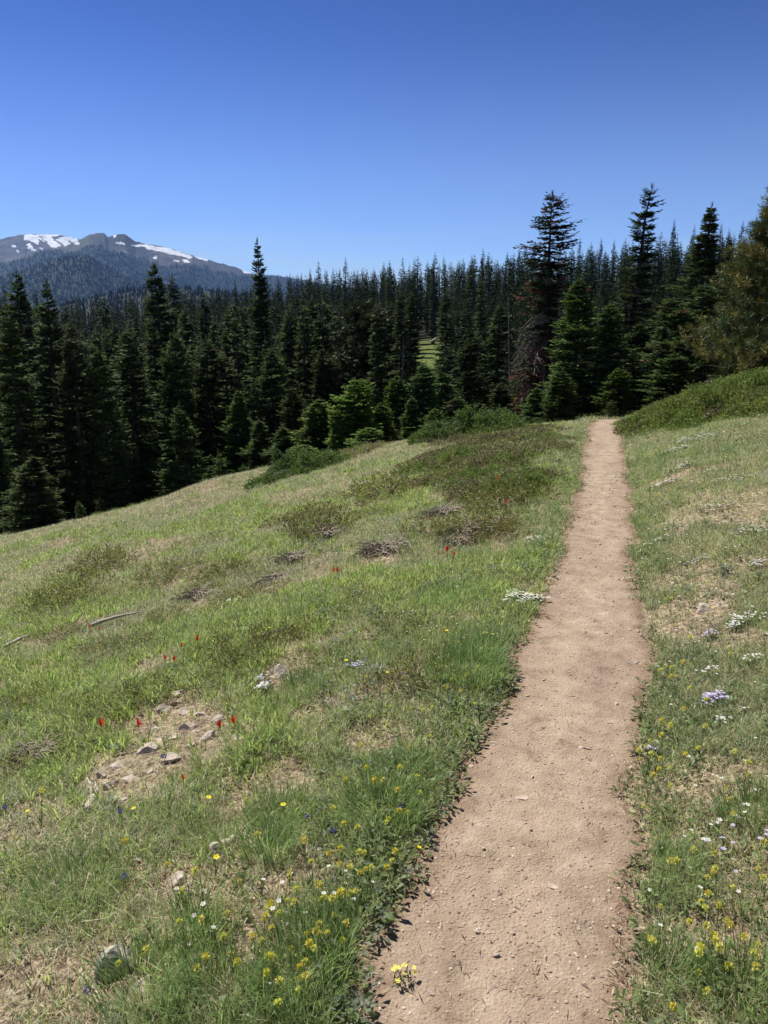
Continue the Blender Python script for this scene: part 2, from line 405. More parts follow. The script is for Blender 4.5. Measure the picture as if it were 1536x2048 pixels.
def col_main(PX, PY, X, Y, Z):
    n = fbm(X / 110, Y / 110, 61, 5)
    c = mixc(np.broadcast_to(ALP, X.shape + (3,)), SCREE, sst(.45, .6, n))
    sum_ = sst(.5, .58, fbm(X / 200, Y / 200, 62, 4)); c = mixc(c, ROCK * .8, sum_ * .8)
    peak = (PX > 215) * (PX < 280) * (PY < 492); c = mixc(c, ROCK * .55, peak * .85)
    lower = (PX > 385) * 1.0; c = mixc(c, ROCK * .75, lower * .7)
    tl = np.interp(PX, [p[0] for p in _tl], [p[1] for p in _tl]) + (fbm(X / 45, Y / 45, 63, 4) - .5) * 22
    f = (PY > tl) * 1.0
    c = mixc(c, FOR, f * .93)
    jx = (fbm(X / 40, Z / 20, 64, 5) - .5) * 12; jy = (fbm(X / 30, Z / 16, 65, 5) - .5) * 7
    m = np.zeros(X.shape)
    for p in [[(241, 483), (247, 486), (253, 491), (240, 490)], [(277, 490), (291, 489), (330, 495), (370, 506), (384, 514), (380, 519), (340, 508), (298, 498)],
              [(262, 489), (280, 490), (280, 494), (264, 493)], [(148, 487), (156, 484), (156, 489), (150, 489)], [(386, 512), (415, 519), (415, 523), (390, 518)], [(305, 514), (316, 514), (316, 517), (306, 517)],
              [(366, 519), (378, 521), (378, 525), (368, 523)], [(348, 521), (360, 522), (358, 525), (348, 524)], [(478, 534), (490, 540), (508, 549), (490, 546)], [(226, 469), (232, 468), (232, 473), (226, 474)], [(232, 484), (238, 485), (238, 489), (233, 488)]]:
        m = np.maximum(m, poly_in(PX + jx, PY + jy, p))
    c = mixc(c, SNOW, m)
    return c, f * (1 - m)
def col_forest(PX, PY, X, Y, Z):
    n = fbm(X / 60, Y / 60, 71, 4); c = mixc(np.broadcast_to(FOR, X.shape + (3,)), FOR * 1.8, sst(.4, .7, n))
    c = mixc(c, SCREE, (fbm(X / 90, Y / 90, 72, 3) > .70) * .7)
    return c, np.ones(X.shape)
sil_back = [(-400, 500), (-150, 492), (-60, 486), (0, 479), (20, 474), (38, 469.5), (60, 469), (75, 468), (95, 468.5), (115, 468), (125, 471), (140, 474), (155, 477), (170, 483), (250, 500), (420, 560), (560, 640), (700, 700)]
sil_main = [(-400, 560), (-100, 545), (0, 525), (30, 518), (60, 508), (95, 501), (120, 496), (140, 489), (155, 482), (165, 476), (180, 468), (195, 465), (208, 466), (216, 474), (228, 470), (240, 468), (250, 468), (260, 475), (270, 483), (290, 487), (320, 491), (345, 498), (385, 511), (420, 520), (440, 526), (470, 533), (510, 548), (560, 556), (620, 572), (760, 600)]
sil_hill = [(-400, 600), (-100, 580), (0, 556), (55, 538), (85, 524), (110, 517), (150, 511), (172, 512), (185, 518), (215, 535), (250, 552), (300, 574), (360, 596), (450, 640), (700, 700)]
sil_right = [(-100, 560), (400, 552), (520, 549), (560, 551), (600, 558), (640, 566), (700, 576), (800, 590), (1200, 620)]
sil_near = [(-400, 640), (0, 625), (120, 612), (180, 597), (250, 582), (320, 574), (400, 578), (480, 590), (560, 604), (700, 640)]
FC = []
FC.append(ridge('snowy_mountain', sil_back, 5600, .42, -38, 0, 4300, 6200, col_back, 101, nr=260, step=.03))
FC.append(ridge('rocky_mountain', sil_main, 4300, .46, -38, 2, 3000, 5000, col_main, 201, nr=300, step=.03))
FC.append(ridge('distant_ridge', sil_right, 6600, .4, -20, 12, 5600, 7200, col_forest, 301, nr=80))
FC.append(ridge('wooded_foothill', sil_hill, 2700, .42, -38, -4, 1800, 3300, col_forest, 401, nr=140, rough=25))
FC.append(ridge('wooded_spur', sil_near, 1150, .3, -38, 0, 800, 1500, col_forest, 501, nr=90, rough=20))
# far forest: real little trees all over those slopes
parts = []
for (X, Y, Z, fm), n, hh in [(FC[1], 36000, 12), (FC[2], 5000, 22), (FC[3], 42000, 9), (FC[4], 9000, 8)]:
    ii = rng.integers(0, X.shape[0] - 1, n * 2); jj = rng.integers(0, X.shape[1] - 1, n * 2)
    fr = rng.random(n * 2)
    ok = (fm[ii, jj] > .5) | (rng.random(n * 2) < .004); ii, jj, fr = ii[ok], jj[ok], fr[ok]
    P = np.stack([X[ii, jj] * (1 - fr) + X[ii + 1, jj] * fr, Y[ii, jj] * (1 - fr) + Y[ii + 1, jj] * fr, Z[ii, jj] * (1 - fr) + Z[ii + 1, jj] * fr - 1], 1)
    m = len(P); h = hh * rng.uniform(.5, 1.35, m); rad = h * rng.uniform(.13, .2, m); th = rng.random(m) * 6.28
    V = np.zeros((m, 5, 3))
    for k in range(4): V[:, k] = P + np.stack([np.cos(th + k * 1.571) * rad, np.sin(th + k * 1.571) * rad, 0 * rad], 1)
    V[:, 4] = P + np.stack([0 * h, 0 * h, h], 1)
    b = np.arange(m)[:, None] * 5
    T = np.concatenate([b + np.array([[k, (k + 1) % 4, 4]]) for k in range(4)])
    c = FOR * rng.uniform(.6, .95, (m, 1)); parts.append((V.reshape(-1, 3), T, np.repeat(c, 5, 0)))
V, Q, C = merge(parts)
tag(obj('distant_forest', mesh('distant_forest', V, Q, C, M_mtn)), 'blue-green conifer forest covering the lower slopes of the far mountains', 'forest', kind='stuff')

# ------------------------------------------------------------------ conifers
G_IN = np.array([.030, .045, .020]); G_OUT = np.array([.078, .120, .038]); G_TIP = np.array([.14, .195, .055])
def trunk_curve(H, lean, rg):
    k = np.linspace(0, 1, 9); wob = np.cumsum(rg.normal(0, .006 * H, (9, 2)), 0) * .5
    x = lean * H * k ** 1.6 + wob[:, 0]; y = wob[:, 1]; x -= x[0]; y -= y[0]
    return np.stack([x, y, k * H], 1)
def fir(seed, H, Rb, p=.8, spire=.12, levels=46, per=9, tw=11, sub=4, base=.03, lean=0., up=.35, down=-.28, gap=.12, kl=.12, kw=.042, tint=(1, 1, 1), brown=0., irregular=.25, long_=0., pf=None):
    rg = np.random.default_rng(seed)
    tcv = trunk_curve(H, lean, rg)
    kk = (np.arange(levels) + rg.uniform(-.35, .35, levels)) / levels
    hs = H * (base + (.985 - base) * np.clip(kk, 0, 1))
    hb = np.repeat(hs, per) + rg.normal(0, .012 * H, levels * per) * .6
    hb = np.clip(hb, base * H, H * .99)
    tt = 1 - hb / H
    azb = rg.random(len(hb)) * 2 * np.pi
    prof = Rb * (spire * np.minimum(1, tt * 7) ** .8 + (1 - spire) * tt ** p)
    if pf: prof = Rb * np.interp(tt, [q[0] for q in pf], [q[1] for q in pf])
    lobes = 1 + irregular * (2 * noise(np.cos(azb) * 1.3 + 7, hb / H * 11 + np.sin(azb) * 1.3, seed) - 1) * 1.5
    ln = prof * lobes * rg.uniform(.7, 1.12, len(hb))
    lg = rg.random(len(hb)) < long_; ln = np.where(lg, ln * rg.uniform(1.3, 1.9, len(hb)), ln)
    keep = rg.random(len(hb)) > gap; hb, tt, azb, ln = hb[keep], tt[keep], azb[keep], np.maximum(ln[keep], .035 * Rb + .015)
    nb = len(hb)
    a = (up + (down - up) * np.minimum(tt * 1.6, 1)) + rg.normal(0, .08, nb); b = .16 + rg.normal(0, .05, nb)
    bx = np.interp(hb, tcv[:, 2], tcv[:, 0]); by = np.interp(hb, tcv[:, 2], tcv[:, 1])
    out = np.stack([np.cos(azb), np.sin(azb), 0 * azb], 1); perp = np.stack([-np.sin(azb), np.cos(azb), 0 * azb], 1)
    # twigs along each branch
    s = (np.arange(tw)[None] + rg.uniform(.1, .9, (nb, tw))) / tw; s = .12 + .88 * s; s[:, -1] = .97
    P = np.stack([bx, by, hb], 1)[:, None] + out[:, None] * (ln[:, None] * s)[..., None]
    P[..., 2] += ln[:, None] * (a[:, None] * s + b[:, None] * s * s)
    slope = (a[:, None] + 2 * b[:, None] * s)
    sg = np.where(np.arange(tw) % 2, 1., -1.)[None] * np.ones((nb, 1)); ph = rg.uniform(.6, 1.15, (nb, tw)); ph[:, -1] = 0
    D = out[:, None] * np.cos(ph)[..., None] + perp[:, None] * (sg * np.sin(ph))[..., None]
    D[..., 2] += slope * np.cos(ph) * .8 + rg.normal(0, .10, (nb, tw)) - .04; D = nrm(D)
    kf = np.minimum(1, .3 + 4.5 * tt)
    TL = (ln[:, None] * .44 * (1.08 - s) + kl * .7 * np.minimum(1, .3 + tt * 4)[:, None]) * rg.uniform(.7, 1.2, (nb, tw))
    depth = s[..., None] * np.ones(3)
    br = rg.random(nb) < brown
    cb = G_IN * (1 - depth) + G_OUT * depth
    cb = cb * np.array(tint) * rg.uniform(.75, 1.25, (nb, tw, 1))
    cb = np.where(br[:, None, None], np.array([.20, .095, .06]) * rg.uniform(.5, 1.3, (nb, tw, 1)), cb)
    Pf, Df, TLf, cf = P.reshape(-1, 3), D.reshape(-1, 3), TL.ravel(), cb.reshape(-1, 3)
    z = np.array([0, 0, 1.])
    def side(Dd):
        S = nrm(np.cross(Dd, z)); U = np.cross(S, Dd); r_ = rg.normal(0, .45, (len(Dd), 1)); return S * np.cos(r_) + U * np.sin(r_)
    parts = [kites(Pf, Df, side(Df), TLf, np.minimum(kw * (1.3 if sub else 2.4), TLf * .5), cf, droop=.08)]
    if sub:
        q = (np.arange(sub)[None] + rg.uniform(.2, 1, (len(Pf), sub))) / sub
        B2 = Pf[:, None] + Df[:, None] * (TLf[:, None] * q)[..., None]
        S = nrm(np.cross(Df, z)); sgn = rg.choice([-1., 1.], (len(Pf), sub)); an = rg.uniform(.35, .95, (len(Pf), sub))
        D2 = Df[:, None] * np.cos(an)[..., None] + S[:, None] * (sgn * np.sin(an))[..., None]; D2[..., 2] += rg.normal(.03, .14, D2.shape[:2]); D2 = nrm(D2)
        c2 = np.repeat(cf[:, None], sub, 1) * rg.uniform(.8, 1.35, (len(Pf), sub, 1))
        new = (rg.random((len(Pf), sub, 1)) < .22) & (q[..., None] > .5)
        c2 = np.where(new & ~np.repeat(br, tw)[:, None, None], G_TIP * np.array(tint) * rg.uniform(.7, 1.2, c2.shape[:2] + (1,)), c2)
        B2, D2, c2 = B2.reshape(-1, 3), D2.reshape(-1, 3), c2.reshape(-1, 3)
        kf2 = np.repeat(kf, tw * sub); parts.append(kites(B2, D2, side(D2), kf2 * kl * rg.uniform(.7, 1.25, len(B2)), (.4 + .6 * kf2) * kw * rg.uniform(.8, 1.2, len(B2)), c2, droop=.05))
    # leader
    parts.append(kites(np.repeat(tcv[-1:] - [[0, 0, .12 * Rb + .1]], 5, 0), nrm(rg.normal(0, .16, (5, 3)) + z), nrm(rg.normal(0, 1, (5, 3)) * [1, 1, 0]), .1 * Rb + .2, .022, np.repeat((G_OUT * np.array(tint))[None], 5, 0)))
    V, Q, C = merge(parts)
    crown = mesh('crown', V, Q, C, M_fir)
    rt = np.linspace(.018 * H + .02, .006, 9)
    TV, TQ = tube(tcv - [0, 0, .0], rt, 7); TV[:, 2] -= .12 * (TV[:, 2] < .01)
    # bare limb stubs under the foliage
    tp = [(TV, TQ, np.ones(3))]
    for k in rg.choice(nb, min(nb, 60 if sub else 12), replace=False):
        sv = np.linspace(0, .75, 4); pts = np.stack([bx[k] + out[k, 0] * ln[k] * sv, by[k] + out[k, 1] * ln[k] * sv, hb[k] + ln[k] * (a[k] * sv + b[k] * sv * sv)], 1)
        v_, q_ = tube(pts, np.linspace(.010, .003, 4) * (H / 6), 4, False); tp.append((v_, q_, np.ones(3)))
    TV, TQ, _ = merge(tp)
    return crown, mesh('trunk', TV, TQ, None, M_bark, True)

def proto(ct, name='fir_tree'):
    r = empty(name); obj('trunk', ct[1], r); obj('crown', ct[0], r); return r
LIB = {}
# nearby: spires, cones, broad skirts, saplings
specs = {
 'spire': [dict(H=7, Rb=.95, p=1.0, spire=.22, levels=56, per=8, tw=9), dict(H=7, Rb=.85, p=1.25, spire=.3, levels=60, per=8, tw=8, gap=.2), dict(H=7, Rb=1.05, p=.85, spire=.2, levels=54, per=9, tw=9, irregular=.4)],
 'cone': [dict(H=5, Rb=1.05, p=.95, levels=50, per=10, tw=11), dict(H=5, Rb=1.2, p=.9, levels=44, per=11, tw=11, gap=.18, irregular=.35), dict(H=5, Rb=.95, p=.85, levels=48, per=10, tw=10, irregular=.45, gap=.2)],
 'broad': [dict(H=3.6, Rb=1.25, p=1.0, levels=34, per=12, tw=12, tint=(1.1, 1.2, .95)), dict(H=3.6, Rb=1.1, p=.95, levels=34, per=12, tw=12, irregular=.4, tint=(1.05, 1.1, .95))],
 'column': [dict(H=8, Rb=1.2, pf=[(0, .02), (.03, .12), (.1, .18), (.3, .24), (.42, .38), (.6, .85), (1, 1)], levels=40, per=11, tw=9, irregular=.5, gap=.2, down=-.35, lean=.035), dict(H=9, Rb=.8, pf=[(0, .02), (.04, .09), (.1, .15), (.22, .24), (.32, .38), (.6, .9), (1, 1)], levels=60, per=9, tw=8, irregular=.4, gap=.15)],
 'shoulder': [dict(H=7, Rb=1.1, pf=[(0, .02), (.06, .08), (.19, .13), (.28, .36), (.4, .6), (.7, .95), (1, 1)], levels=56, per=10, tw=9, irregular=.45), dict(H=7, Rb=.95, pf=[(0, .02), (.05, .14), (.12, .2), (.22, .4), (.45, .7), (.75, 1), (1, 1)], levels=56, per=9, tw=9, irregular=.4)],
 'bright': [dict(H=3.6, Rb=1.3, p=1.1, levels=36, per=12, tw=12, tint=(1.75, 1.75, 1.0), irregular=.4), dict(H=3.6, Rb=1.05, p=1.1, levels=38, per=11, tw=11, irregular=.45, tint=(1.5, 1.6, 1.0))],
 'lit': [dict(H=5, Rb=1.1, p=1.0, levels=50, per=11, tw=11, tint=(1.35, 1.45, 1.1), irregular=.45, gap=.16), dict(H=5, Rb=1.0, p=.9, levels=50, per=10, tw=11, tint=(1.2, 1.3, 1.1), irregular=.5, gap=.2, lean=.01), dict(H=5, Rb=1.1, p=1.0, levels=46, per=10, tw=10, tint=(1.15, 1.2, 1.1), irregular=.55, gap=.2)],  # sunlit look of these firs is put into a brighter needle tint
 'sapling': [dict(H=1.2, Rb=.42, p=.75, levels=20, per=8, tw=6, sub=3, kl=.07, kw=.028, tint=(1.1, 1.15, 1)), dict(H=1.2, Rb=.34, p=.9, levels=22, per=7, tw=5, sub=3, kl=.07, kw=.026, tint=(1.0, 1.15, 1))],
 'mid': [dict(H=8, Rb=rb_ * .86, pf=[(0, .02), (.05, a_), (.14, a_ * 1.5), (.3, b_), (.5, c_), (.8, .95), (1, 1)], levels=50, per=7, tw=7, sub=2, kl=.17, kw=.06, gap=.2, irregular=ir_, long_=.03, lean=ln_) for rb_, a_, b_, c_, ir_, ln_, bw_ in [(.85, .12, .35, .6, .4, 0, 0), (.75, .2, .4, .55, .5, .02, .03), (1.0, .1, .3, .7, .4, -.01, 0), (.7, .25, .5, .6, .6, .01, .05), (.9, .15, .42, .8, .5, 0, .02), (.8, .08, .25, .5, .5, -.02, 0)]],
 'far': [dict(H=10, Rb=.72, tint=(.62, .62, .68), p=1.0, spire=.2, levels=50, per=6, tw=4, sub=0, kl=.3, kw=.10, base=.1), dict(H=10, Rb=.85, tint=(.62, .62, .68), p=.9, spire=.18, levels=50, per=6, tw=4, sub=0, kl=.32, kw=.10, base=.1, irregular=.4, gap=.22), dict(H=10, Rb=.6, tint=(.62, .62, .68), p=1.1, spire=.3, levels=50, per=6, tw=4, sub=0, kl=.28, kw=.09, base=.2, gap=.25)],
}
for k_, extra in (('spire', 4), ('cone', 5), ('broad', 2)):
    b0 = list(specs[k_]); rq = np.random.default_rng(3)
    for j_ in range(extra):
        d_ = dict(b0[j_ % len(b0)]); d_['irregular'] = float(rq.uniform(.35, .65)); d_['gap'] = float(rq.uniform(.12, .32)); d_['lean'] = float(rq.normal(0, .012)); d_['Rb'] *= float(rq.uniform(.85, 1.1)); d_['long_'] = .03; d_['brown'] = float(rq.choice([0, 0, .03, .06])); tq_ = rq.uniform(.8, 1.25); d_['tint'] = (tq_, tq_ * rq.uniform(.95, 1.05), tq_ * rq.uniform(.8, 1.05)); specs[k_].append(d_)
sd = 1000
for k, L in specs.items():
    LIB[k] = []
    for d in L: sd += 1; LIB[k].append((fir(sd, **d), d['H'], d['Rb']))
FIRST = {}
PLACED = []          # (x, y, radius)
def place_fir(kind, vi, x, y, z, h, wscale=1., rot=None, label=None, cat='tree', group=None, name='fir_tree', tilt=0.):
    (cr, tr), H0, R0 = LIB[kind][vi % len(LIB[kind])]
    key = (kind, vi % len(LIB[kind]), name)
    if key not in FIRST: FIRST[key] = proto((cr, tr), name); r = FIRST[key]
    else: r = copy_tree(FIRST[key])
    for q in ('group', 'label', 'category'):
        if q in r: del r[q]
    s = h / H0
    r.location = (x, y, z - .05); r.scale = (s * wscale, s * wscale, s)
    r.rotation_euler = (tilt * .3 + rng.normal(0, .012), tilt + rng.normal(0, .012), rng.random() * 6.28 if rot is None else rot)
    tag(r, label, cat, group); PLACED.append((x, y, R0 * s * wscale)); return r
def fir_px(kind, vi, X, Yapex, dist, wpx=None, label=None, group=None, name='fir_tree', tilt=0., rot=None):
    """X, Yapex of the tip in the photo and the tree's distance -> true height and width"""
    a, e = az_el(X, Yapex); a = float(a); zt = EYE + float(e) * dist
    off_ = math.sin(tilt) * (zt + 2); x, y = math.sin(a) * dist - off_, math.cos(a) * dist; z = float(ground(x, y))
    h = max(zt - z, .4); (c, t), H0, R0 = LIB[kind][vi % len(LIB[kind])]
    ws = 1.
    if wpx: ws = (wpx * .86 / FPX * dist / 2) / (R0 * h / H0)
    return place_fir(kind, vi, x, y, z, h, ws, rot, label, 'tree', group, name, tilt)

hero = [
 ('bright', 0, 678, 815, 17.6, 130, 'small yellow-green fir overlapping the left side of the brightest broad fir'),
 ('bright', 1, 762, 800, 18.6, 120, 'pointed bright fir between the brightest broad fir and the slim bright fir'),
 ('lit', 0, 820, 790, 18.6, 110, 'short green fir in front of the touching pair below the far clearing'),
 ('lit', 1, 565, 850, 19.6, 120, 'short green fir left of the bright green group on the forest edge'),
 ('bright', 1, 868, 812, 18, 100, 'small green fir low in front of the right one of the touching pair'),
 ('lit', 2, 960, 800, 18.6, 120, 'small green fir left of the low shaded fir with rusty boughs behind'),
 ('lit', 0, 1075, 770, 17.6, 120, 'small green fir right at the foot of the half-dead fir'),
 ('spire', 0, 36, 532, 25, 150, 'tall dark spire fir at the far left with a full pointed crown'),
 ('spire', 1, 88, 556, 24, 130, 'tall fir with a paler yellowish tip, second from the left frame edge'),
 ('lit', 2, 62, 905, 18.6, 135, 'small isolated fir in front of the dark wall at the lower left meadow corner'),
 ('spire', 2, 135, 640, 22.5, 150, 'dark fir behind the small lower left fir, reaching above it'),
 ('spire', 1, 8, 600, 23, 140, 'dark fir cut by the left edge of the photo'),
 ('cone', 0, 200, 690, 22.5, 150, 'shaded fir standing in the left forest wall between the yellowish-tipped fir and the double crown'),
 ('spire', 0, 255, 645, 24, 150, 'fir left of the tallest left-hand spire with a slightly paler crown'),
 ('shoulder', 1, 312, 522, 28, 150, 'tallest spire in the left stand with a thin neck above a heavy dark crown'),
 ('cone', 2, 348, 655, 25.2, 150, 'fir with lit tiered boughs right of the tallest left-hand spire'),
 ('lit', 2, 362, 800, 22.4, 118, 'smaller lit fir on the meadow edge in front of the left stand'),
 ('spire', 1, 412, 668, 26, 140, 'dark ragged fir in the middle of the left stand'),
 ('spire', 0, 455, 700, 25.5, 150, 'fir with drooping tiers left of the lone high spire'),
 ('lit', 0, 478, 775, 24, 140, 'shorter full fir below the lone high spire'),
 ('column', 1, 523, 474, 30, 112, 'lone very tall thin spire rising high above the left forest'),
 ('cone', 2, 545, 690, 26, 130, 'shaded fir beneath the lone high spire'),
 ('lit', 1, 520, 835, 22.5, 110, 'small fir with level boughs at the foot of the dark stand'),
 ('cone', 1, 580, 770, 23, 120, 'shaded fir left of the broad dark bushy tree'),
 ('spire', 0, 640, 690, 26, 130, 'fir just left of the broad dark bushy tree'),
 ('bright', 1, 645, 792, 19, 200, 'yellow-green fir with layered boughs beside the brightest broad fir'),
 ('bright', 0, 712, 752, 18.2, 235, 'brightest green broad fir standing at the meadow edge in the middle'),
 ('bright', 1, 735, 850, 16.8, 150, 'small dense fir at the foot of the brightest broad fir'),
 ('bright', 1, 610, 885, 18, 165, 'low broad fir at the left foot of the bright green firs'),
 ('bright', 1, 795, 745, 20, 120, 'slim bright fir right of the brightest broad fir'),
 ('lit', 1, 845, 722, 20, 150, 'bushy dark green fir, left of a touching pair below the far clearing'),
 ('lit', 2, 888, 735, 21, 140, 'bushy dark green fir, right of a touching pair below the far clearing'),
 ('cone', 2, 945, 650, 22.5, 130, 'open-crowned fir right of the far clearing'),
 ('spire', 2, 990, 600, 25, 120, 'dark fir left of the tree with the rust-red top'),
 ('cone', 0, 915, 790, 19, 140, 'low green fir at the meadow edge right of the touching pair'),
 ('cone', 1, 1000, 760, 19.5, 120, 'low shaded fir left of the rusty drooping boughs'),
 ('lit', 0, 1160, 552, 18.4, 200, 'large green fir with wide skirts right of the tree with the rust-red top'),
 ('lit', 1, 1218, 600, 18.8, 150, 'green fir standing right behind the path bend'),
 ('broad', 0, 1120, 735, 17, 135, 'low spreading fir at the foot of the large green fir'),
 ('bright', 1, 1235, 730, 17.3, 120, 'small fir bush directly behind the end of the path'),
 ('column', 0, 1304, 362, 24, 190, 'tall leaning spire with tufted boughs high above the right forest'),
 ('shoulder', 0, 1416, 400, 22, 200, 'tall fir with a bare thin tip and side spike beside the big pine'),
 ('cone', 1, 1345, 590, 19.5, 200, 'broad dark fir with shaded base between the leaning spire and the big pine'),
 ('cone', 0, 1285, 640, 21, 150, 'dark fir left of the broad shaded fir on the right'),
 ('cone', 2, 1405, 560, 20, 170, 'shaded fir tucked beside the big pine'),
 ('broad', 0, 1345, 700, 17.6, 150, 'low fir bush on the crest in front of the broad shaded fir'),
]
hc = {}
for k, vi, X, Ya, d, w, lab in hero:
    if k in ('spire', 'cone', 'broad'): vi = hc.get(k, 0); hc[k] = vi + 1
    fir_px(k, vi, X, Ya, d, w, lab, tilt=R(3.5) if Ya == 362 else 0., rot=0. if Ya == 362 else None)
sap = [(553, 893, 18.5, 52, 'slim dark sapling standing alone on the meadow edge', 1), (486, 925, 19.3, 50, 'short light green sapling alone on the meadow, left of the slim dark one', 0),
       (198, 992, 20.4, 46, 'small sapling at the lower left meadow edge', 0), (155, 1000, 19.8, 40, 'tiny sapling bush left of the small lower left sapling', 1), (435, 905, 21, 70, 'bushy sapling above the left meadow edge', 0), (1225, 795, 15.6, 46, 'tiny sapling beside the end of the path', 0)]
for X, Ya, d, w, lab, vi in sap:
    fir_px('sapling', vi, X, Ya, d, w, lab, name='fir_sapling')

# the tree with the rust-red top and bare drooping lower boughs
a, e = az_el(1112, 378); x, y = math.sin(a) * 20.5, math.cos(a) * 20.5; z = float(ground(x, y)); Ht = EYE + float(e) * 20.5 - z
cr, tr = fir(4242, Ht, .7, pf=[(0, .1), (.03, .3), (.12, .42), (.3, .72), (.6, .95), (1, 1)], levels=60, per=8, tw=9, gap=.3, up=.1, down=-.45, irregular=.7, long_=.07, tint=(.62, .62, .7), brown=.2)
r = empty('fir_tree', (x, y, z - .05)); obj('trunk', tr, r); obj('crown', cr, r)
rg = np.random.default_rng(5); pp = []; rc = []
for k in range(230):
    h0 = Ht * rg.uniform(.06, .55); a0 = rg.random() * 6.28; L0 = rg.uniform(.4, 1.35) * (1.05 - .3 * h0 / Ht); s = np.linspace(0, 1, 6)
    o_ = np.array([math.cos(a0), math.sin(a0)]); kx = np.cumsum(rg.normal(0, .035, (6, 3)), 0)
    P = np.stack([o_[0] * L0 * s, o_[1] * L0 * s, h0 - L0 * (.15 * s + .75 * s * s)], 1) + kx
    v_, q_ = tube(P, np.linspace(.014, .004, 6), 4, False); pp.append((v_, q_, np.ones(3)))
    for j in range(9):
        f = rg.uniform(.3, 1); b_ = P[0] + (P[-1] - P[0]) * f; b_ = np.array([np.interp(f, s, P[:, q]) for q in range(3)])
        dd = nrm(rg.normal(0, 1, 3) + np.array([o_[0], o_[1], -.8])); v_, q_ = tube(np.stack([b_, b_ + dd * rg.uniform(.08, .22), b_ + dd * .25 + [0, 0, -.06]]), [.005, .003, .002], 3, False)
        pp.append((v_, q_, np.ones(3)))
        if k % 6 == 0: rc.append((b_, dd))
V, Q, _ = merge(pp); obj('dead_boughs', mesh('dead_boughs', V, Q, None, M_grey), r)
B = np.repeat(np.array([q[0] for q in rc]), 22, 0) + rg.normal(0, .05, (len(rc) * 22, 3)); D = nrm(rg.normal(0, 1, B.shape) + [0, 0, -.2])
V, Q, C = kites(B, D, nrm(np.cross(D, rg.normal(0, 1, D.shape))), .09, .03, np.array([.30, .12, .055]) * rg.uniform(.25, .8, (len(B), 1)))
obj('rusty_needles', mesh('rusty_needles', V, [Q], C, M_fir), r)
tag(r, 'tall half-dead fir with a rust-red top and grey drooping bare lower boughs', 'tree'); PLACED.append((x, y, 1.2))

# broad bushy dark tree and the big yellow-green pine: tufted crowns
def tufted(seed, H, prof, limbs, tpl, nper, tl, wv, tcol, tcol2, ymix, updir=.5, base=.05):
    rg = np.random.default_rng(seed); B = []; Dd = []; cc = []; tb = []
    tcv = trunk_curve(H, .0, rg); tv, tq = tube(tcv, np.linspace(.03 * H, .01, 9), 8); TV = [(tv, tq, np.ones(3))]
    for k in range(limbs):
        h = H * (base + (.97 - base) * rg.random() ** .85); t = 1 - h / H; L = prof(t) * rg.uniform(.72, 1.1); a = rg.random() * 6.28
        o = np.array([math.cos(a), math.sin(a), 0]); s = np.linspace(0, 1, 6)
        P = np.array([0, 0, h]) + o * (L * s)[:, None] + np.array([0, 0, 1.]) * (L * (.05 * s + updir * .45 * s ** 2))[:, None] + np.cumsum(rg.normal(0, .025 * L, (6, 3)), 0) * (s[:, None] > 0)
        v_, q_ = tube(P, np.linspace(.012 * H * .5, .005, 6), 5, False); TV.append((v_, q_, np.ones(3)))
        yel = rg.random() < ymix
        for j in range(tpl):
            f = 1 - rg.random() ** 1.5 * .8; b = np.array([np.interp(f, s, P[:, q]) for q in range(3)]); off = rg.normal(0, 1, 3) * .13 * L; off[2] = abs(off[2]) * .6
            e_ = b + off * (1.1 if j else 0); dr = nrm(o * .5 + off * 2.0 / max(L, .3) + np.array([0, 0, updir]))
            B.append(e_); Dd.append(dr); cc.append((tcol2 if yel or rg.random() < ymix * .5 else tcol) * rg.uniform(.7, 1.3))
            if j % 2 == 0: v_, q_ = tube(np.stack([b, (b + e_) / 2, e_]), [.006, .005, .004], 3, False); TV.append((v_, q_, np.ones(3)))
    B, Dd, cc = np.array(B), np.array(Dd), np.array(cc); n = len(B)
    ax = rg.uniform(-.5, .9, (n, nper, 1)); Bk = B[:, None] + Dd[:, None] * ax * tl * .8
    D = nrm(Dd[:, None] * .55 + nrm(rg.normal(0, 1, (n, nper, 3))) * .9); D = D.reshape(-1, 3); Bk = Bk.reshape(-1, 3)
    C = np.repeat(cc[:, None], nper, 1).reshape(-1, 3) * rg.uniform(.7, 1.3, (n * nper, 1))
    V, Q, C = kites(Bk, D, nrm(np.cross(D, rg.normal(0, 1, D.shape))), tl * rg.uniform(.7, 1.2, len(Bk)), wv, C)
    tv, tq, _ = merge(TV)
    return mesh('crown', V, [Q], C, M_pine), mesh('trunk', tv, tq, None, M_bark, True)
def prof_big(t): return 1.5 * min(1, (.04 + 1.25 * t ** 1.05)) * (1 if t < .8 else 1 - .6 * (t - .8) / .2 * .5)
a, e = az_el(1612, 300); x, y = math.sin(a) * 16.5, math.cos(a) * 16.5; z = float(ground(x, y))
Hp = EYE + float(e) * 16.5 - z
cr, tr = tufted(77, Hp, prof_big, 430, 17, 42, .115, .0105, np.array([.085, .12, .032]), np.array([.19, .175, .04]), .3)
r = empty('pine_tree', (x, y, z - .05)); obj('trunk', tr, r); obj('crown', cr, r)
tag(r, 'big bushy pine with yellow-brown tufted needles at the right edge of the photo', 'tree'); PLACED.append((x, y, 2))
x, y, z = at_dist(728, 27); Hp = EYE + float(az_el(728, 600)[1]) * 27 - z
cr, tr = tufted(78, Hp, lambda t: 2.3 * min(1, .08 + 1.15 * t ** .85), 230, 14, 20, .17, .035, np.array([.045, .062, .022]), np.array([.09, .09, .03]), .2, updir=.25)
r = empty('pine_tree', (x, y, z - .05)); obj('trunk', tr, r); obj('crown', cr, r)
tag(r, 'broad dark bushy old tree rising behind the bright firs in the middle of the forest', 'tree'); PLACED.append((x, y, 1.6))

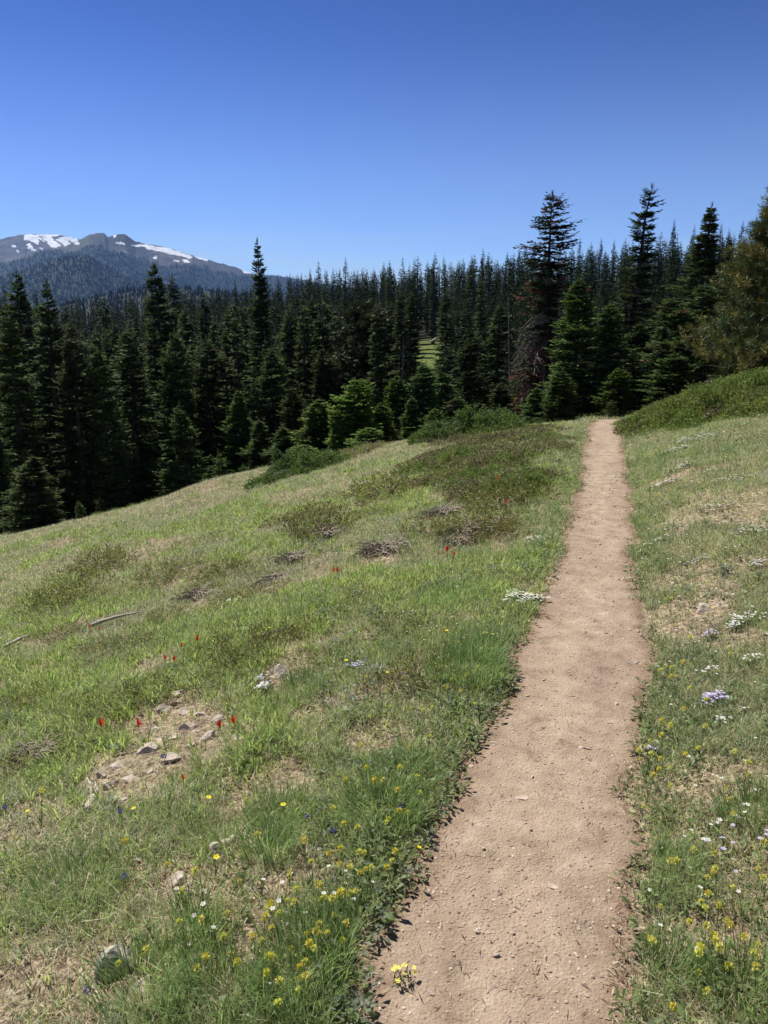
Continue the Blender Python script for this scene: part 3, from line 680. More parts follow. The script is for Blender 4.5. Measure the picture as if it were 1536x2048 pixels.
# forest fill: from the wood's edge to the opposite ridge
_te = [(-300, 18.5), (0, 19), (150, 21), (330, 23.5), (480, 25), (600, 25), (700, 24), (780, 23), (900, 23), (1000, 22), (1100, 22.5), (1200, 21.5), (1300, 22.5), (1400, 22), (1536, 21), (1900, 20)]
tea, _ = az_el([p[0] for p in _te], 650); ter = np.array([p[1] for p in _te])
cand = []
N = 12000
ra = rng.uniform(R(-36), R(38), N); rr = np.sqrt(rng.uniform(20 ** 2, 172 ** 2, N))
near_n = 3500
ra[:near_n] = rng.uniform(R(-36), R(38), near_n); rr[:near_n] = np.sqrt(rng.uniform(22 ** 2, 60 ** 2, near_n))
order = np.argsort(rr)
acc = np.array([[p[0], p[1], p[2]] for p in PLACED]); acc_l = [tuple(p) for p in PLACED]
grid = {}
for p in acc_l: grid.setdefault((int(p[0] // 4), int(p[1] // 4)), []).append(p)
for k in order:
    a_, r_ = ra[k], rr[k]
    if r_ < np.interp(a_, tea, ter): continue
    da = (a_ - R(3.4)) / R(1.0)
    if 40 < r_ < 88 and abs(da) < 1 + .1 * math.sin(r_): continue
    if 40 < r_ < 86 and abs(a_ + R(8.7)) < R(.7): continue
    x_, y_ = math.sin(a_) * r_, math.cos(a_) * r_
    sp = 1.12 if r_ < 60 else (1.35 + 1.6 * float(fbm(x_ * .12, y_ * .12, 77, 2)) ** 2)
    ok = True; c = (int(x_ // 4), int(y_ // 4))
    for i in (-1, 0, 1):
        for j in (-1, 0, 1):
            for q in grid.get((c[0] + i, c[1] + j), ()):
                if (q[0] - x_) ** 2 + (q[1] - y_) ** 2 < sp * sp: ok = False
    if not ok: continue
    grid.setdefault(c, []).append((x_, y_, .8)); cand.append((a_, r_, x_, y_))
cand = np.array(cand)
cz = ground(cand[:, 2], cand[:, 3])
# tree height so that the tops follow the skyline of the stand, with scatter
cap_px = [(-300, 610), (0, 610), (60, 600), (200, 612), (300, 592), (420, 590), (560, 590), (620, 595), (700, 590), (800, 590), (900, 585), (1000, 582), (1100, 580), (1250, 570), (1350, 560), (1450, 545), (1536, 530), (1800, 500)]
ca, ce = az_el([p[0] for p in cap_px], [p[1] for p in cap_px])
capz = EYE + (np.interp(cand[:, 0], ca, ce) - .012) * cand[:, 1]
hraw = np.where(cand[:, 1] < 60, rng.uniform(6.0, 10.5, len(cand)), rng.uniform(6.5, 10.5, len(cand)))
front = cand[:, 1] < 60
hcap = capz - cz + rng.normal(-.1, .5, len(cand))
hfar = EYE + np.interp(cand[:, 0], _ska, _ske) * cand[:, 1] + .2 + rng.normal(0, 1.1, len(cand)) - cz
hh = np.where(front, np.clip(np.minimum(hraw, hcap), 3.0, 11), np.clip(np.minimum(hraw, hfar), 3, 12))
wedge = (np.abs(cand[:, 0] - R(3.4)) < R(1.0)) & (cand[:, 1] < 76)
hh = np.where(wedge, np.minimum(hh, EYE - .052 * cand[:, 1] - cz + rng.normal(0, .15, len(cand))), hh); hh = np.maximum(hh, 1.2)
tallr = ~wedge & (rng.random(len(cand)) < .10) & (cand[:, 1] > 45); hh = np.where(tallr, hh * 1.12, hh)
# apparent size ranking
top_y = px_of(cand[:, 2], cand[:, 3], cz + hh)[1]
app = hh / cand[:, 1]
# nearer to the edge first, then those whose tips make the skyline
col = np.floor(cand[:, 0] / R(.35)).astype(int)
score = app.copy()
best = {}
for k in range(len(cand)):
    if col[k] not in best or top_y[k] < top_y[best[col[k]]]: best[col[k]] = k
for k in best.values(): score[k] += .25
inview = np.abs(cand[:, 0]) < R(29)
score = np.where(inview, score, -1)
ind = np.argsort(-score)[:246]; iset = set(ind.tolist())
for k in range(len(cand)):
    if k in iset:
        X = px_of(cand[k, 2], cand[k, 3], 0)[0]; d = cand[k, 1]
        side_ = 'left' if X < 560 else ('middle' if X < 1040 else 'right')
        if d > 60: lab = f'narrow far spire on the opposite wooded slope, in its {side_} part'; grp = f'far firs, {side_} part'; kd = 'far'
        else: lab = f'dark crowded fir deep inside the shaded {side_} part of the near forest'; grp = f'crowded forest firs, {side_} part'; kd = 'mid'
        place_fir(kd, int(rng.integers(6)), cand[k, 2], cand[k, 3], cz[k], hh[k], rng.uniform(.85, 1.25), None, lab, 'tree', grp)
# the rest of the far stand as one mass
rest = [k for k in range(len(cand)) if k not in iset]
def arrays(me):
    V = np.empty(len(me.vertices) * 3, np.float32); me.vertices.foreach_get('co', V)
    nl = len(me.loops); I = np.empty(nl, np.int32); me.loops.foreach_get('vertex_index', I)
    C = np.empty(len(me.vertices) * 4, np.float32); me.color_attributes['Col'].data.foreach_get('color', C)
    return V.reshape(-1, 3), I.reshape(-1, 4), C.reshape(-1, 4)[:, :3]
lite = [arrays(LIB['far'][i][0][0]) for i in range(3)]
Vs, Qs, Cs, kv = [], [], [], 0
for n_, k in enumerate(rest):
    V, Q, C = lite[n_ % 3]; s = hh[k] / 10; th = rng.random() * 6.28; w_ = s * rng.uniform(.85, 1.3)
    c_, s_ = math.cos(th), math.sin(th)
    VV = np.stack([(V[:, 0] * c_ - V[:, 1] * s_) * w_ + cand[k, 2], (V[:, 0] * s_ + V[:, 1] * c_) * w_ + cand[k, 3], V[:, 2] * s + cz[k]], 1)
    Vs.append(VV); Qs.append(Q + kv); kv += len(V); Cs.append(C * rng.uniform(.4, .9))
print('trees', len(cand), 'rest', len(rest), 'quads', sum(len(q) for q in Qs))
tag(obj('far_forest', mesh('far_forest', np.concatenate(Vs), [np.concatenate(Qs)], np.concatenate(Cs), M_fir)), 'dense mass of fir spires filling the wooded hollow and the slope behind', 'forest', kind='stuff')

# pale dead snags seen between the firs
def snag(X, Yt, Yb, d, lean, lab):
    x, y, _ = at_dist(X, d); zt = EYE + float(az_el(X, Yt)[1]) * d; zb = EYE + float(az_el(X, Yb)[1]) * d
    zg = float(ground(x, y)); zb = min(zb, zg)
    rg = np.random.default_rng(int(X)); h = zt - zb; k = np.linspace(0, 1, 8)
    P = np.stack([lean * h * k, 0 * k, h * k], 1) + np.cumsum(rg.normal(0, .01, (8, 3)), 0)
    parts = [(*tube(P, np.linspace(.022, .006, 8), 6), np.ones(3))]
    for j in range(7):
        f = rg.uniform(.25, .95); b = np.array([np.interp(f, k, P[:, q]) for q in range(3)]); a = rg.random() * 6.28; L = rg.uniform(.15, .35)
        parts.append((*tube(np.stack([b, b + [math.cos(a) * L * .6, math.sin(a) * L * .6, -.03], b + [math.cos(a) * L, math.sin(a) * L, .05]]), [.014, .01, .004], 4, False), np.ones(3)))
    V, Q, _ = merge(parts)
    o = obj('dead_snag', mesh('dead_snag', V, Q, None, M_grey), None, (x, y, zb)); tag(o, lab, 'dead tree')
snag(797, 675, 800, 24, .04, 'thin pale bare snag right of the broad dark bushy tree')
snag(1032, 590, 760, 24, -.06, 'thin grey bare snag left of the half-dead fir')
0 and snag(565, 640, 800, 27, .02, 'pale bare pole among the dark firs right of the lone high spire')
0 and snag(414, 800, 880, 24, .02, 'short pale snag between dark firs of the left stand')

# ------------------------------------------------------------------ low shrubs (juniper and mat-forming fir)
def shrub(seed, rad, ht, n, c1, c2, brown=.12, kl=.07, kw=.024, woody=40):
    rg = np.random.default_rng(seed)
    a = rg.random(n) * 6.28; q = np.sqrt(rg.random(n)); lob = 1 + .3 * np.sin(a * 3 + seed) + .18 * np.sin(a * 5 + seed * 2)
    x = np.cos(a) * q * rad * lob; y = np.sin(a) * q * rad * lob
    hz = ht * (1 - q ** 2.2) * np.maximum(.12, -.6 + 3.2 * fbm(x / rad * 3.2 + seed, y / rad * 3.2, seed, 3)) + .03
    z = hz * rg.uniform(.35, 1., n) ** .6
    D = nrm(np.stack([np.cos(a) * .7, np.sin(a) * .7, rg.uniform(.15, 1.0, n)], 1) + rg.normal(0, .35, (n, 3)))
    m = 5; B = np.stack([x, y, z], 1)[:, None] + D[:, None] * (np.arange(m) / m * .13)[None, :, None]
    D2 = nrm(D[:, None] * .8 + rg.normal(0, .5, (n, m, 3))); B = B.reshape(-1, 3); D2 = D2.reshape(-1, 3)
    f = noise(x * 6 / rad, y * 6 / rad, seed)[:, None]; c = c1 * (1 - f) + c2 * f
    br = (fbm(x * 3 / rad + 5, y * 3 / rad, seed + 3, 3)[:, None] > 1 - brown * 2.6) & (rg.random((n, 1)) < .75)
    c = np.where(br, np.array([.22, .175, .105]), c) * rg.uniform(.7, 1.3, (n, 1))
    C = np.repeat(c[:, None], m, 1).reshape(-1, 3) * rg.uniform(.8, 1.25, (n * m, 1))
    V, Q, C = kites(B, D2, nrm(np.cross(D2, rg.normal(0, 1, D2.shape))), kl * rg.uniform(.7, 1.2, len(B)), kw, C)
    st = []
    for k in range(woody):
        a0 = rg.random() * 6.28; L = rad * rg.uniform(.3, .95); s = np.linspace(0, 1, 5)
        P = np.stack([np.cos(a0) * L * s, np.sin(a0) * L * s, ht * .55 * np.sin(s * 2.2)], 1) + np.cumsum(rg.normal(0, .02, (5, 3)), 0)
        st.append((*tube(P, np.linspace(.012, .004, 5), 4, False), np.ones(3)))
    sv, sq, _ = merge(st)
    return mesh('foliage', V, [Q], C, M_jun), mesh('stems', sv, sq, None, M_grey)
JO1, JO2 = np.array([.15, .18, .045]), np.array([.32, .33, .085])
JG1, JG2 = np.array([.075, .12, .03]), np.array([.15, .21, .05])
JB1, JB2 = np.array([.20, .21, .075]), np.array([.34, .37, .13])
SH = {'olive': [shrub(11 + i, 1.0, .20, 4400, JO1 * [.8, 1, .9], JO2 * [.9, 1.05, .95], .1, .05, .02) for i in range(3)], 'green': [shrub(21 + i, 1.0, .27, 3200, JG1, JG2, .04) for i in range(2)],
      'brown': [shrub(31 + i, 1.0, .13, 1900, JB1, JB2, .2) for i in range(3)], 'small': [shrub(41 + i, .4, .08, 380, JB1 * .75, JO2 * .95, .16, .035, .012, 16) for i in range(3)]}
SF = {}
def put_shrub(kind, x, y, s, sz=1., lab=None, grp=None, name='juniper_shrub'):
    i = int(rng.integers(len(SH[kind]))); key = (kind, i, name)
    if key not in SF:
        r = empty(name); obj('foliage', SH[kind][i][0], r); obj('stems', SH[kind][i][1], r); SF[key] = r
    else: r = copy_tree(SF[key])
    for q in ('group', 'label', 'category'):
        if q in r: del r[q]
    e = .3; gx_ = (ground(x + e, y) - ground(x - e, y)) / (2 * e); gy_ = (ground(x, y + e) - ground(x, y - e)) / (2 * e)
    r.location = (x, y, float(ground(x, y)) - .03); r.scale = (s, s, s * sz)
    r.rotation_mode = 'QUATERNION'
    import mathutils
    n = mathutils.Vector((-float(gx_), -float(gy_), 1)).normalized(); qd = mathutils.Vector((0, 0, 1)).rotation_difference(n)
    r.rotation_quaternion = qd @ mathutils.Quaternion((0, 0, 1), rng.random() * 6.28)
    tag(r, lab, 'shrub', grp); return r
# right bank beyond the path end: thick olive juniper mat
n = 0
while n < 56:
    X = rng.uniform(1240, 1640); Y = rng.uniform(715, 880)
    lo = np.interp(X, [1225, 1300, 1400, 1536, 1640], [845, 858, 845, 800, 780]); hi = np.interp(X, [1225, 1300, 1400, 1536, 1640], [800, 772, 742, 722, 712])
    if not (hi < Y < lo): continue
    x, y, z = hit(X, Y)
    ss = rng.uniform(.4, .95)
    if math.hypot(x, y) > 21 or path_in(x, y) > -1.05 * ss: continue
    kq = rng.choice(['olive', 'green', 'brown'], p=[.72, .14, .14])
    put_shrub(kq, x, y, ss * (.7 if kq == 'green' else 1), rng.uniform(.5, 1.3) * (.5 if kq == 'green' else 1.1), {'olive': 'yellow-green', 'green': 'deeper green', 'brown': 'thin brownish'}[kq] + ' juniper in the mat on the right bank above the path end', {'olive': 'yellow-green', 'green': 'deeper green', 'brown': 'thin brownish'}[kq] + ' junipers on the right bank'); n += 1
n = 0
while n < 34:
    X = rng.uniform(860, 1200); Y = rng.uniform(795, 990)
    lo = np.interp(X, [850, 950, 1060, 1150, 1200], [905, 985, 985, 905, 850]); hi = np.interp(X, [850, 950, 1100, 1200], [890, 862, 822, 800])
    if not (hi < Y < lo): continue
    x, y, z = hit(X, Y)
    ss = rng.uniform(.35, .75)
    if math.hypot(x, y) > 19 or path_in(x, y) > -1.3 * ss: continue
    put_shrub('brown' if rng.random() < .7 else 'olive', x, y, ss, rng.uniform(.8, 1.2), 'brown-green low shrub on the slope left of the far part of the path', 'low shrubs left of the path'); n += 1
for X, Y, s, k, lab in [(950, 868, .95, 'green', 'bright green mat fir at the forest edge left of the half-dead fir'), (1020, 850, .8, 'green', 'green mat fir just below the half-dead fir'), (1180, 806, .55, 'green', 'green mat shrub left of the path end'),
    (430, 945, 1.15, 'green', 'dark green mat shrub at the edge of the left forest stand'), (500, 925, .9, 'green', 'dark green mat shrub between two saplings on the forest edge'), (600, 945, .75, 'green', 'green mat shrub below the bright green firs'), (1300, 775, 1.0, 'green', 'dark green mat on the crest of the right bank'), (1262, 790, .7, 'green', 'dark green mat shrub right behind the path end'),
    (720, 905, .6, 'brown', 'brownish mat shrub at the foot of the small dense fir'), (330, 975, .8, 'brown', 'brownish mat shrub by the fallen pale wood'), (240, 1000, .6, 'brown', 'brownish mat shrub left of the fallen pale wood'), (110, 1048, .6, 'brown', 'brownish mat shrub right of the small lower left fir')]:
    x, y, z = hit(X, Y); put_shrub(k, x, y, s, 1., lab, name='mat_shrub')
for X, Y, s, lab in [(505, 1290, 1.0, 'low olive juniper patch in mid meadow, left of the purple phlox'), (640, 1262, .8, 'dark little juniper above the tall green tussocks'), (490, 1335, .9, 'dark juniper patch below the red paintbrush pair'),
    (55, 1420, .95, 'olive juniper at the left edge of the meadow'), (290, 1400, .85, 'olive juniper left of the line of tan rocks'), (230, 1420, .8, 'dark olive juniper by the line of tan rocks'), (120, 1500, .8, 'dark juniper with grey dead wood at the left edge'), (55, 1530, .7, 'dark shrub below the juniper with grey dead wood'),
    (470, 1960, .42, 'small dark brown shrub at the bottom beside the yellow flowers'), (190, 1500, .5, 'tiny dark shrub under the brightest red paintbrush'), (640, 1310, .6, 'little brown juniper left of the phlox clump'), (950, 1060, .9, 'brown heather patch on the mid slope'), (860, 1070, .8, 'brown heather patch next to the grey dead brush'),
    (780, 985, .9, 'brown heather patch on the upper right meadow'), (620, 1040, .8, 'heather patch on the upper left meadow'), (1010, 1010, 1.0, 'green-brown heather patch left of the path middle'), (450, 1150, .7, 'low brown heather in the left meadow')]:
    x, y, z = hit(X, Y); d = math.hypot(x, y); put_shrub('small', x, y, s * min(1.35, max(.6, d / 7.)), 1.1, lab, name='dwarf_shrub')

n = 0
while n < 22:
    X = rng.uniform(0, 1080); Y = rng.uniform(1020, 1480)
    if (Y < 1080 + (1100 - X) * .05 and X < 500) or (170 < X < 600 and 1330 < Y < 1640): continue
    x, y, z = hit(X, Y); d = math.hypot(x, y)
    if path_in(x, y) > -.3: continue
    put_shrub('small', x, y, rng.uniform(.35, .75) * min(1.6, max(.8, d / 6)), rng.uniform(.8, 1.4), 'tiny dark woody tuft in the open meadow left of the path', 'woody tufts in the meadow', name='dwarf_shrub'); n += 1
# ------------------------------------------------------------------ scattering
def visible_points(n, rmin, rmax, pw, amax_near=60, amax_far=38):
    """random spots over the meadow, thinning with distance"""
    q = rng.random(n); r = (rmin ** pw + q * (rmax ** pw - rmin ** pw)) ** (1 / pw)
    am = np.interp(r, [2, 7], [amax_near, amax_far]); a = np.radians(rng.uniform(-1, 1, n) * am)
    keep = rng.random(n) < am / amax_near
    return (r * np.sin(a))[keep], (r * np.cos(a))[keep], r[keep]
# ------------------------------------------------------------------ stones
def ico(sub):
    import bmesh
    bm = bmesh.new(); bmesh.ops.create_icosphere(bm, subdivisions=sub, radius=1.0); bm.verts.ensure_lookup_table()
    V = np.array([v.co[:] for v in bm.verts]); F = np.array([[v.index for v in f.verts] for f in bm.faces]); bm.free(); return V, F
I1, F1 = ico(1); I4, F4 = ico(4)
def rock_mesh(seed, sx, sy, sz, mat, cuts=9):
    rg = np.random.default_rng(seed); V = I4.copy()
    for k in range(cuts):
        n = nrm(rg.normal(0, 1, 3)); d = rg.uniform(.38, .75); o = V @ n - d; V = V - np.outer(np.maximum(o, 0), n) * .95
    nn = fbm(V[:, 0] * 3 + seed, V[:, 1] * 3 + V[:, 2] * 2, seed, 4) - .5; V = V * (1 + .14 * nn[:, None])
    V = V / np.abs(V).max(0); V = V * [sx, sy, sz]
    me = mesh('rock', V, [F4], None, mat, False); return me
ROCKS = []
def put_rock(X, Y, wpx, hpx, lab, mat=None, sink=.35, rot=None, seed=0):
    x, y, z = hit(X, Y + hpx * .35); d = math.sqrt(x * x + y * y + (EYE - z) ** 2); w = wpx / FPX * d; h = hpx / FPX * d
    ROCKS.append((x, y, w, h))
    o = obj('rock', rock_mesh(int(X * 3 + Y + seed), w / 2, w / 2 * .8, max(h / 2 * 1.0, w * .22), mat or M_rock), None, (x, y, z + h * (.5 - sink)))
    o.rotation_euler = (rng.normal(0, .2), rng.normal(0, .2), rng.random() * .8 if rot is None else rot); tag(o, lab, 'rock')
for X, Y, w, h, lab, m in [
    (229, 1916, 60, 78, 'large grey rock with yellow lichen at the lower left', M_rocky), (287, 1965, 50, 32, 'half-buried pale rock right of the large lichen rock', None), (376, 1892, 34, 26, 'small pale rock up-right of the lichen rock', None),
    (355, 1757, 46, 30, 'tan flat rock above the tall dark grass clump', None), (297, 1493, 42, 30, 'grey speckled rock in the middle of the tan rock line', None), (343, 1517, 42, 22, 'rounded tan rock below the grey speckled one', None),
    (228, 1530, 36, 24, 'tan rock left of the rounded tan rock', None), (222, 1566, 32, 28, 'dark-sided angular rock beneath the leftmost tan rock', None), (262, 1557, 26, 16, 'small reddish rock beside the angular dark-sided one', None), (205, 1548, 20, 24, 'pale grey sliver of rock touching the leftmost tan rock', None),
    (375, 1450, 40, 24, 'broad pinkish rock in the upper tan rock line', None), (330, 1414, 30, 24, 'pointed tan rock at the top left of the rock line', None), (352, 1404, 24, 16, 'small tan rock right of the pointed one', None), (358, 1382, 26, 26, 'pale topmost rock of the rock line', None),
    (372, 1420, 30, 14, 'whitish weathered rock under the topmost ones', None), (400, 1427, 22, 14, 'small tan rock above the pinkish rock', None), (438, 1437, 34, 18, 'light grey rock at the right end of the rock line', None), (415, 1467, 34, 24, 'tan wedge-shaped rock beside the right red paintbrush', None),
    (478, 1472, 24, 14, 'grey rock behind the right red paintbrush', None), (348, 1474, 22, 14, 'small pale stone left of the wedge-shaped rock', None), (461, 1536, 18, 18, 'little tan stone in the grass right of the rounded tan rock', None), (518, 1438, 20, 14, 'little buried stone right of the rock line', None),
    (1405, 1213, 36, 24, 'grey angular rock on the right bank with a dark shaded foot', None), (570, 1342, 44, 22, 'grey buried rock beside the purple phlox in mid meadow', None), (415, 2030, 30, 36, 'pale upright stone at the bottom edge', None), (640, 1700, 20, 14, 'tiny tan stone right of the pale log', None),
    (310, 1455, 16, 9, 'thin grey chip lying between the pointed tan rock and the pinkish rock', None), (392, 1462, 16, 9, 'small buff chip right under the broad pinkish rock', None), (320, 1478, 18, 10, 'small buff stone directly above the grey speckled rock', None), (380, 1492, 18, 10, 'buff stone between the grey speckled rock and the wedge-shaped rock', None), (300, 1545, 16, 10, 'small buff stone under the rounded tan rock', None), (246, 1598, 16, 10, 'little reddish stone right of the driftwood piece', None), (600, 1352, 18, 9, 'little buff stone right of the buried mid-meadow rock', None), (470, 1500, 14, 8, 'tiny stone below the grey rock behind the right paintbrush', None),
    (1440, 1205, 26, 12, 'thin whitish stone right of the angular bank rock', None), (272, 1722, 20, 12, 'small tan stone left of the pale log', None)]:
    put_rock(X, Y, w * 1.05, h, lab, m, sink=.45)
for X, Y, w, h, lab in [(1172, 1497, 34, 12, 'flat pale stone sunk in the middle of the path'), (1045, 1598, 32, 8, 'flat rounded stone flush in the path surface'), (1108, 1770, 34, 10, 'pale flat stone in the lower path'), (1188, 1804, 20, 14, 'light stone with a dark shadow near the right path edge'), (922, 1932, 14, 12, 'dark pebble in the lower left of the path'),
    (1218, 1450, 22, 12, 'dark slab edge sticking out of the path'), (1118, 1409, 14, 8, 'dark brown stone on the upper path'), (1276, 1325, 18, 14, 'grey stone at the right path edge'), (1140, 1836, 24, 9, 'flat stone flush in the path below the light one'), (1128, 2003, 16, 8, 'small pale splinter stone at the bottom of the path'), (985, 1886, 12, 12, 'small angular stone in the lower path')]:
    put_rock(X, Y, w, h, lab, M_rock if 'dark' in lab or 'grey' in lab else M_peb, sink=.62)
# countable loose pebbles on the tread
pm = [rock_mesh(900 + i, 1, .8, .55, M_peb, 7) for i in range(5)]
for me in pm:
    a = me.color_attributes.new('Col', 'FLOAT_COLOR', 'POINT'); c = np.ones((len(me.vertices), 4), np.float32); a.data.foreach_set('color', c.ravel())
for o_ in [o for o in bpy.data.objects if o.name.startswith('rock')]:
    me = o_.data
    if 'Col' not in me.color_attributes:
        a = me.color_attributes.new('Col', 'FLOAT_COLOR', 'POINT'); c = np.ones((len(me.vertices), 4), np.float32); a.data.foreach_set('color', c.ravel())
n = 0
while n < 210:
    v = 1.2 + rng.random() ** 1.6 * 8; a_, b_ = edges(v); u = rng.uniform(a_, b_); x = u * CA + v * SA; y = -u * SA + v * CA
    if path_in(x, y) < .02: continue
    s = rng.uniform(.004, .0095) * (1 + .12 * v); o = obj('pebble', pm[n % 5], None, (x, y, float(psurf(x, y, .1)) + s * .1)); o.scale = (s, s * rng.uniform(.7, 1.2), s * rng.uniform(.5, 1)); o.rotation_euler = (rng.normal(0, .4), rng.normal(0, .4), rng.random() * 6)
    tag(o, 'small loose tan pebble lying on the dirt path', 'pebble', 'loose pebbles on the path'); n += 1
# gravel: uncountable grit
def grit(n0, smin, smax, rmax, inside):
    x, y, r = visible_points(n0, 1.2, rmax, .9); pi_ = path_in(x, y); k = (pi_ > -.06) if inside else ((pi_ < 0) & (pi_ > -3)); k &= rng.random(len(x)) < (.35 + .65 * sst(.4, .62, fbm(x * 2.5, y * 2.5, 81, 3)))
    x, y, r = x[k], y[k], r[k]; n = len(x); s = (smin + (smax - smin) * rng.random(n) ** 3) * np.maximum(1, r / 4) ** .7
    V = I1[None] * rng.uniform(.65, 1.25, (n, len(I1), 1)); th = rng.random(n) * 6.28
    V = V * np.stack([s, s * rng.uniform(.5, 1, n), s * rng.uniform(.35, .7, n)], 1)[:, None]
    X = V[..., 0] * np.cos(th)[:, None] - V[..., 1] * np.sin(th)[:, None]; Y = V[..., 0] * np.sin(th)[:, None] + V[..., 1] * np.cos(th)[:, None]
    zz = (psurf(x, y, pi_[k] * 1.0) if inside else ground(x, y)) + s * .1
    V = np.stack([X + x[:, None], Y + y[:, None], V[..., 2] + zz[:, None]], -1).reshape(-1, 3)
    c = np.array([1.0, .97, .95]) * rng.uniform(.6, 1.2, (n, 1)) * rng.uniform(.93, 1.07, (n, 3))
    return V, (F1[None] + (np.arange(n) * len(I1))[:, None, None]).reshape(-1, 3), np.repeat(c, len(I1), 0)
V, Q, C = merge([grit(210000, .0011, .0062, 9, True), grit(9000, .003, .012, 6, False)])
tag(obj('gravel', mesh('gravel', V, Q, C, M_peb)), 'fine grit and gravel strewn over the dirt path', 'gravel', kind='stuff')

# bare scuffed ground and the space round each rock
BARE = []
for X, Y, rad in [(350, 1450, .33), (290, 1530, .3), (232, 1560, .22), (400, 1490, .25), (565, 1350, .22), (610, 1375, .2), (640, 1760, .16), (60, 1645, .22), (110, 1990, .26), (500, 1930, .16), (1370, 1235, .3), (1460, 1560, .18), (1390, 1890, .15), (450, 1960, .14), (870, 1330, .16), (760, 1480, .15), (545, 1560, .18), (1440, 1010, .5), (300, 1330, .2)]:
    a_ = hit(X, Y); BARE.append((a_[0], a_[1], rad))
def keepout(x, y):
    k = np.ones(len(x), bool)
    for rx, ry, rw, s_ in ROCKS:
        d_ = math.hypot(rx, ry); tx, ty = -rx / d_, -ry / d_; dx, dy = x - rx, y - ry; al = dx * tx + dy * ty; ac = np.abs(dx * ty - dy * tx)
        k &= ~((ac < rw * .52) & (al > -rw * .5) & (al < rw * .6 + .045))
    for bx, by, rad in BARE:
        q = np.hypot(x - bx, y - by) / rad + (fbm(x * 6, y * 6, 91, 2) - .5) * .9
        k &= ~((q < .85) & (rng.random(len(x)) < .80))
    return k

# ------------------------------------------------------------------ meadow
def slope_n(x, y):
    e = .15; gx_ = (ground(x + e, y, False) - ground(x - e, y, False)) / (2 * e); gy_ = (ground(x, y + e, False) - ground(x, y - e, False)) / (2 * e)
    return np.stack([-gx_ * .5, -gy_ * .5, np.ones(len(x))], 1)
def edge_dist(x, y):
    a = np.arctan2(x, y); return np.hypot(x, y) < np.interp(a, tea, ter) + 4
def blades(x, y, h, w, lean, az, col, seg=2, tipc=None, zoff=-.006):
    n = len(x); z = ground(x, y) + zoff
    up = nrm(slope_n(x, y)); d = np.stack([np.cos(az), np.sin(az), 0 * az], 1)
    side = np.stack([-np.sin(az), np.cos(az), 0 * az], 1)
    tw = rng.uniform(-.9, .9, n)[:, None]; side = nrm(side * np.cos(tw) + d * np.sin(tw))
    B = np.stack([x, y, z], 1); V = []
    ks = np.linspace(0, 1, seg + 1)
    for k in ks[:-1]:
        c = B + up * (h * k * np.cos(lean * k * .8))[:, None] + d * (h * lean * k * k)[:, None]
        ww = (w * (1 - k * .45))[:, None] * .5
        V += [c - side * ww, c + side * ww]
    c = B + up * (h * np.cos(lean * .8))[:, None] + d * (h * lean)[:, None]; V.append(c)
    nv = 2 * seg + 1; V = np.stack(V, 1).reshape(-1, 3); b = np.arange(n)[:, None] * nv
    Q = np.concatenate([b + np.array([[2 * k, 2 * k + 1, 2 * k + 3, 2 * k + 2]]) for k in range(seg - 1)]) if seg > 1 else np.zeros((0, 4), int)
    T = b + np.array([[2 * seg - 2, 2 * seg - 1, 2 * seg]])
    C = np.repeat(col[:, None], nv, 1)
    if tipc is not None: C[:, -1] = tipc; 
    return V, ([Q, T] if len(Q) else [T]), C.reshape(-1, 3)
FRESH = np.array([.42, .56, .14]); DEEP = np.array([.23, .34, .11]); BLUEG = np.array([.36, .44, .25]); STRAW = np.array([.70, .63, .42]); OLIVE = np.array([.48, .51, .22]); PALE = np.array([.64, .68, .40])
def pickcol(x, y, r, n):
    k = rng.random(n); f = fbm(x * .9, y * .9, 41, 3); g_ = fbm(x * .28, y * .28, 42, 3)
    far = sst(6, 15, r) * sst(.2, -2.5, x * CA - y * SA + .5)
    h_ = noise(x * 4.5, y * 4.5, 43); f = f * .6 + h_ * .4
    pS = .25 + .22 * far + .25 * sst(.5, .7, g_); pF = .34 * sst(.4, .62, f) * (1 - .5 * far); pD = (.26 * (1 - sst(.35, .6, f)) + .08) * (1 - .4 * far); pB = .16
    c = np.empty((n, 3)); a = np.stack([pS, pF, pD, np.full(n, pB)], 1); rest = np.maximum(1 - a.sum(1), .05); a = np.concatenate([a, (rest * .5)[:, None], (rest * .5)[:, None]], 1); a = np.cumsum(a / a.sum(1, keepdims=True), 1)
    idx = (k[:, None] > a).sum(1).clip(0, 5); pal = np.stack([STRAW, FRESH, DEEP, BLUEG, OLIVE, PALE])
    return pal[idx] * rng.uniform(.5, 1.35, (n, 1)) * rng.uniform(.93, 1.07, (n, 3)), idx
bare = lambda x, y: fbm(x * 2.2, y * 2.2, 44, 3)
# (a) short sward everywhere
x, y, r = visible_points(3600000, 1.25, 31, .6)
k = (path_in(x, y) < -.02) & edge_dist(x, y) & (rng.random(len(x)) < .18 + .82 * sst(.34, .46, bare(x, y))) & keepout(x, y)
x, y, r = x[k], y[k], r[k]; n = len(x); print('sward', n)
c, idx = pickcol(x, y, r, n); s = np.maximum(1, r / 5.5) ** .8
g1 = blades(x, y, rng.uniform(.018, .062, n) * (1 + .2 * (s - 1)), rng.uniform(.0022, .0045, n) * s, rng.uniform(.1, 1.1, n), rng.random(n) * 6.28, c, 2)
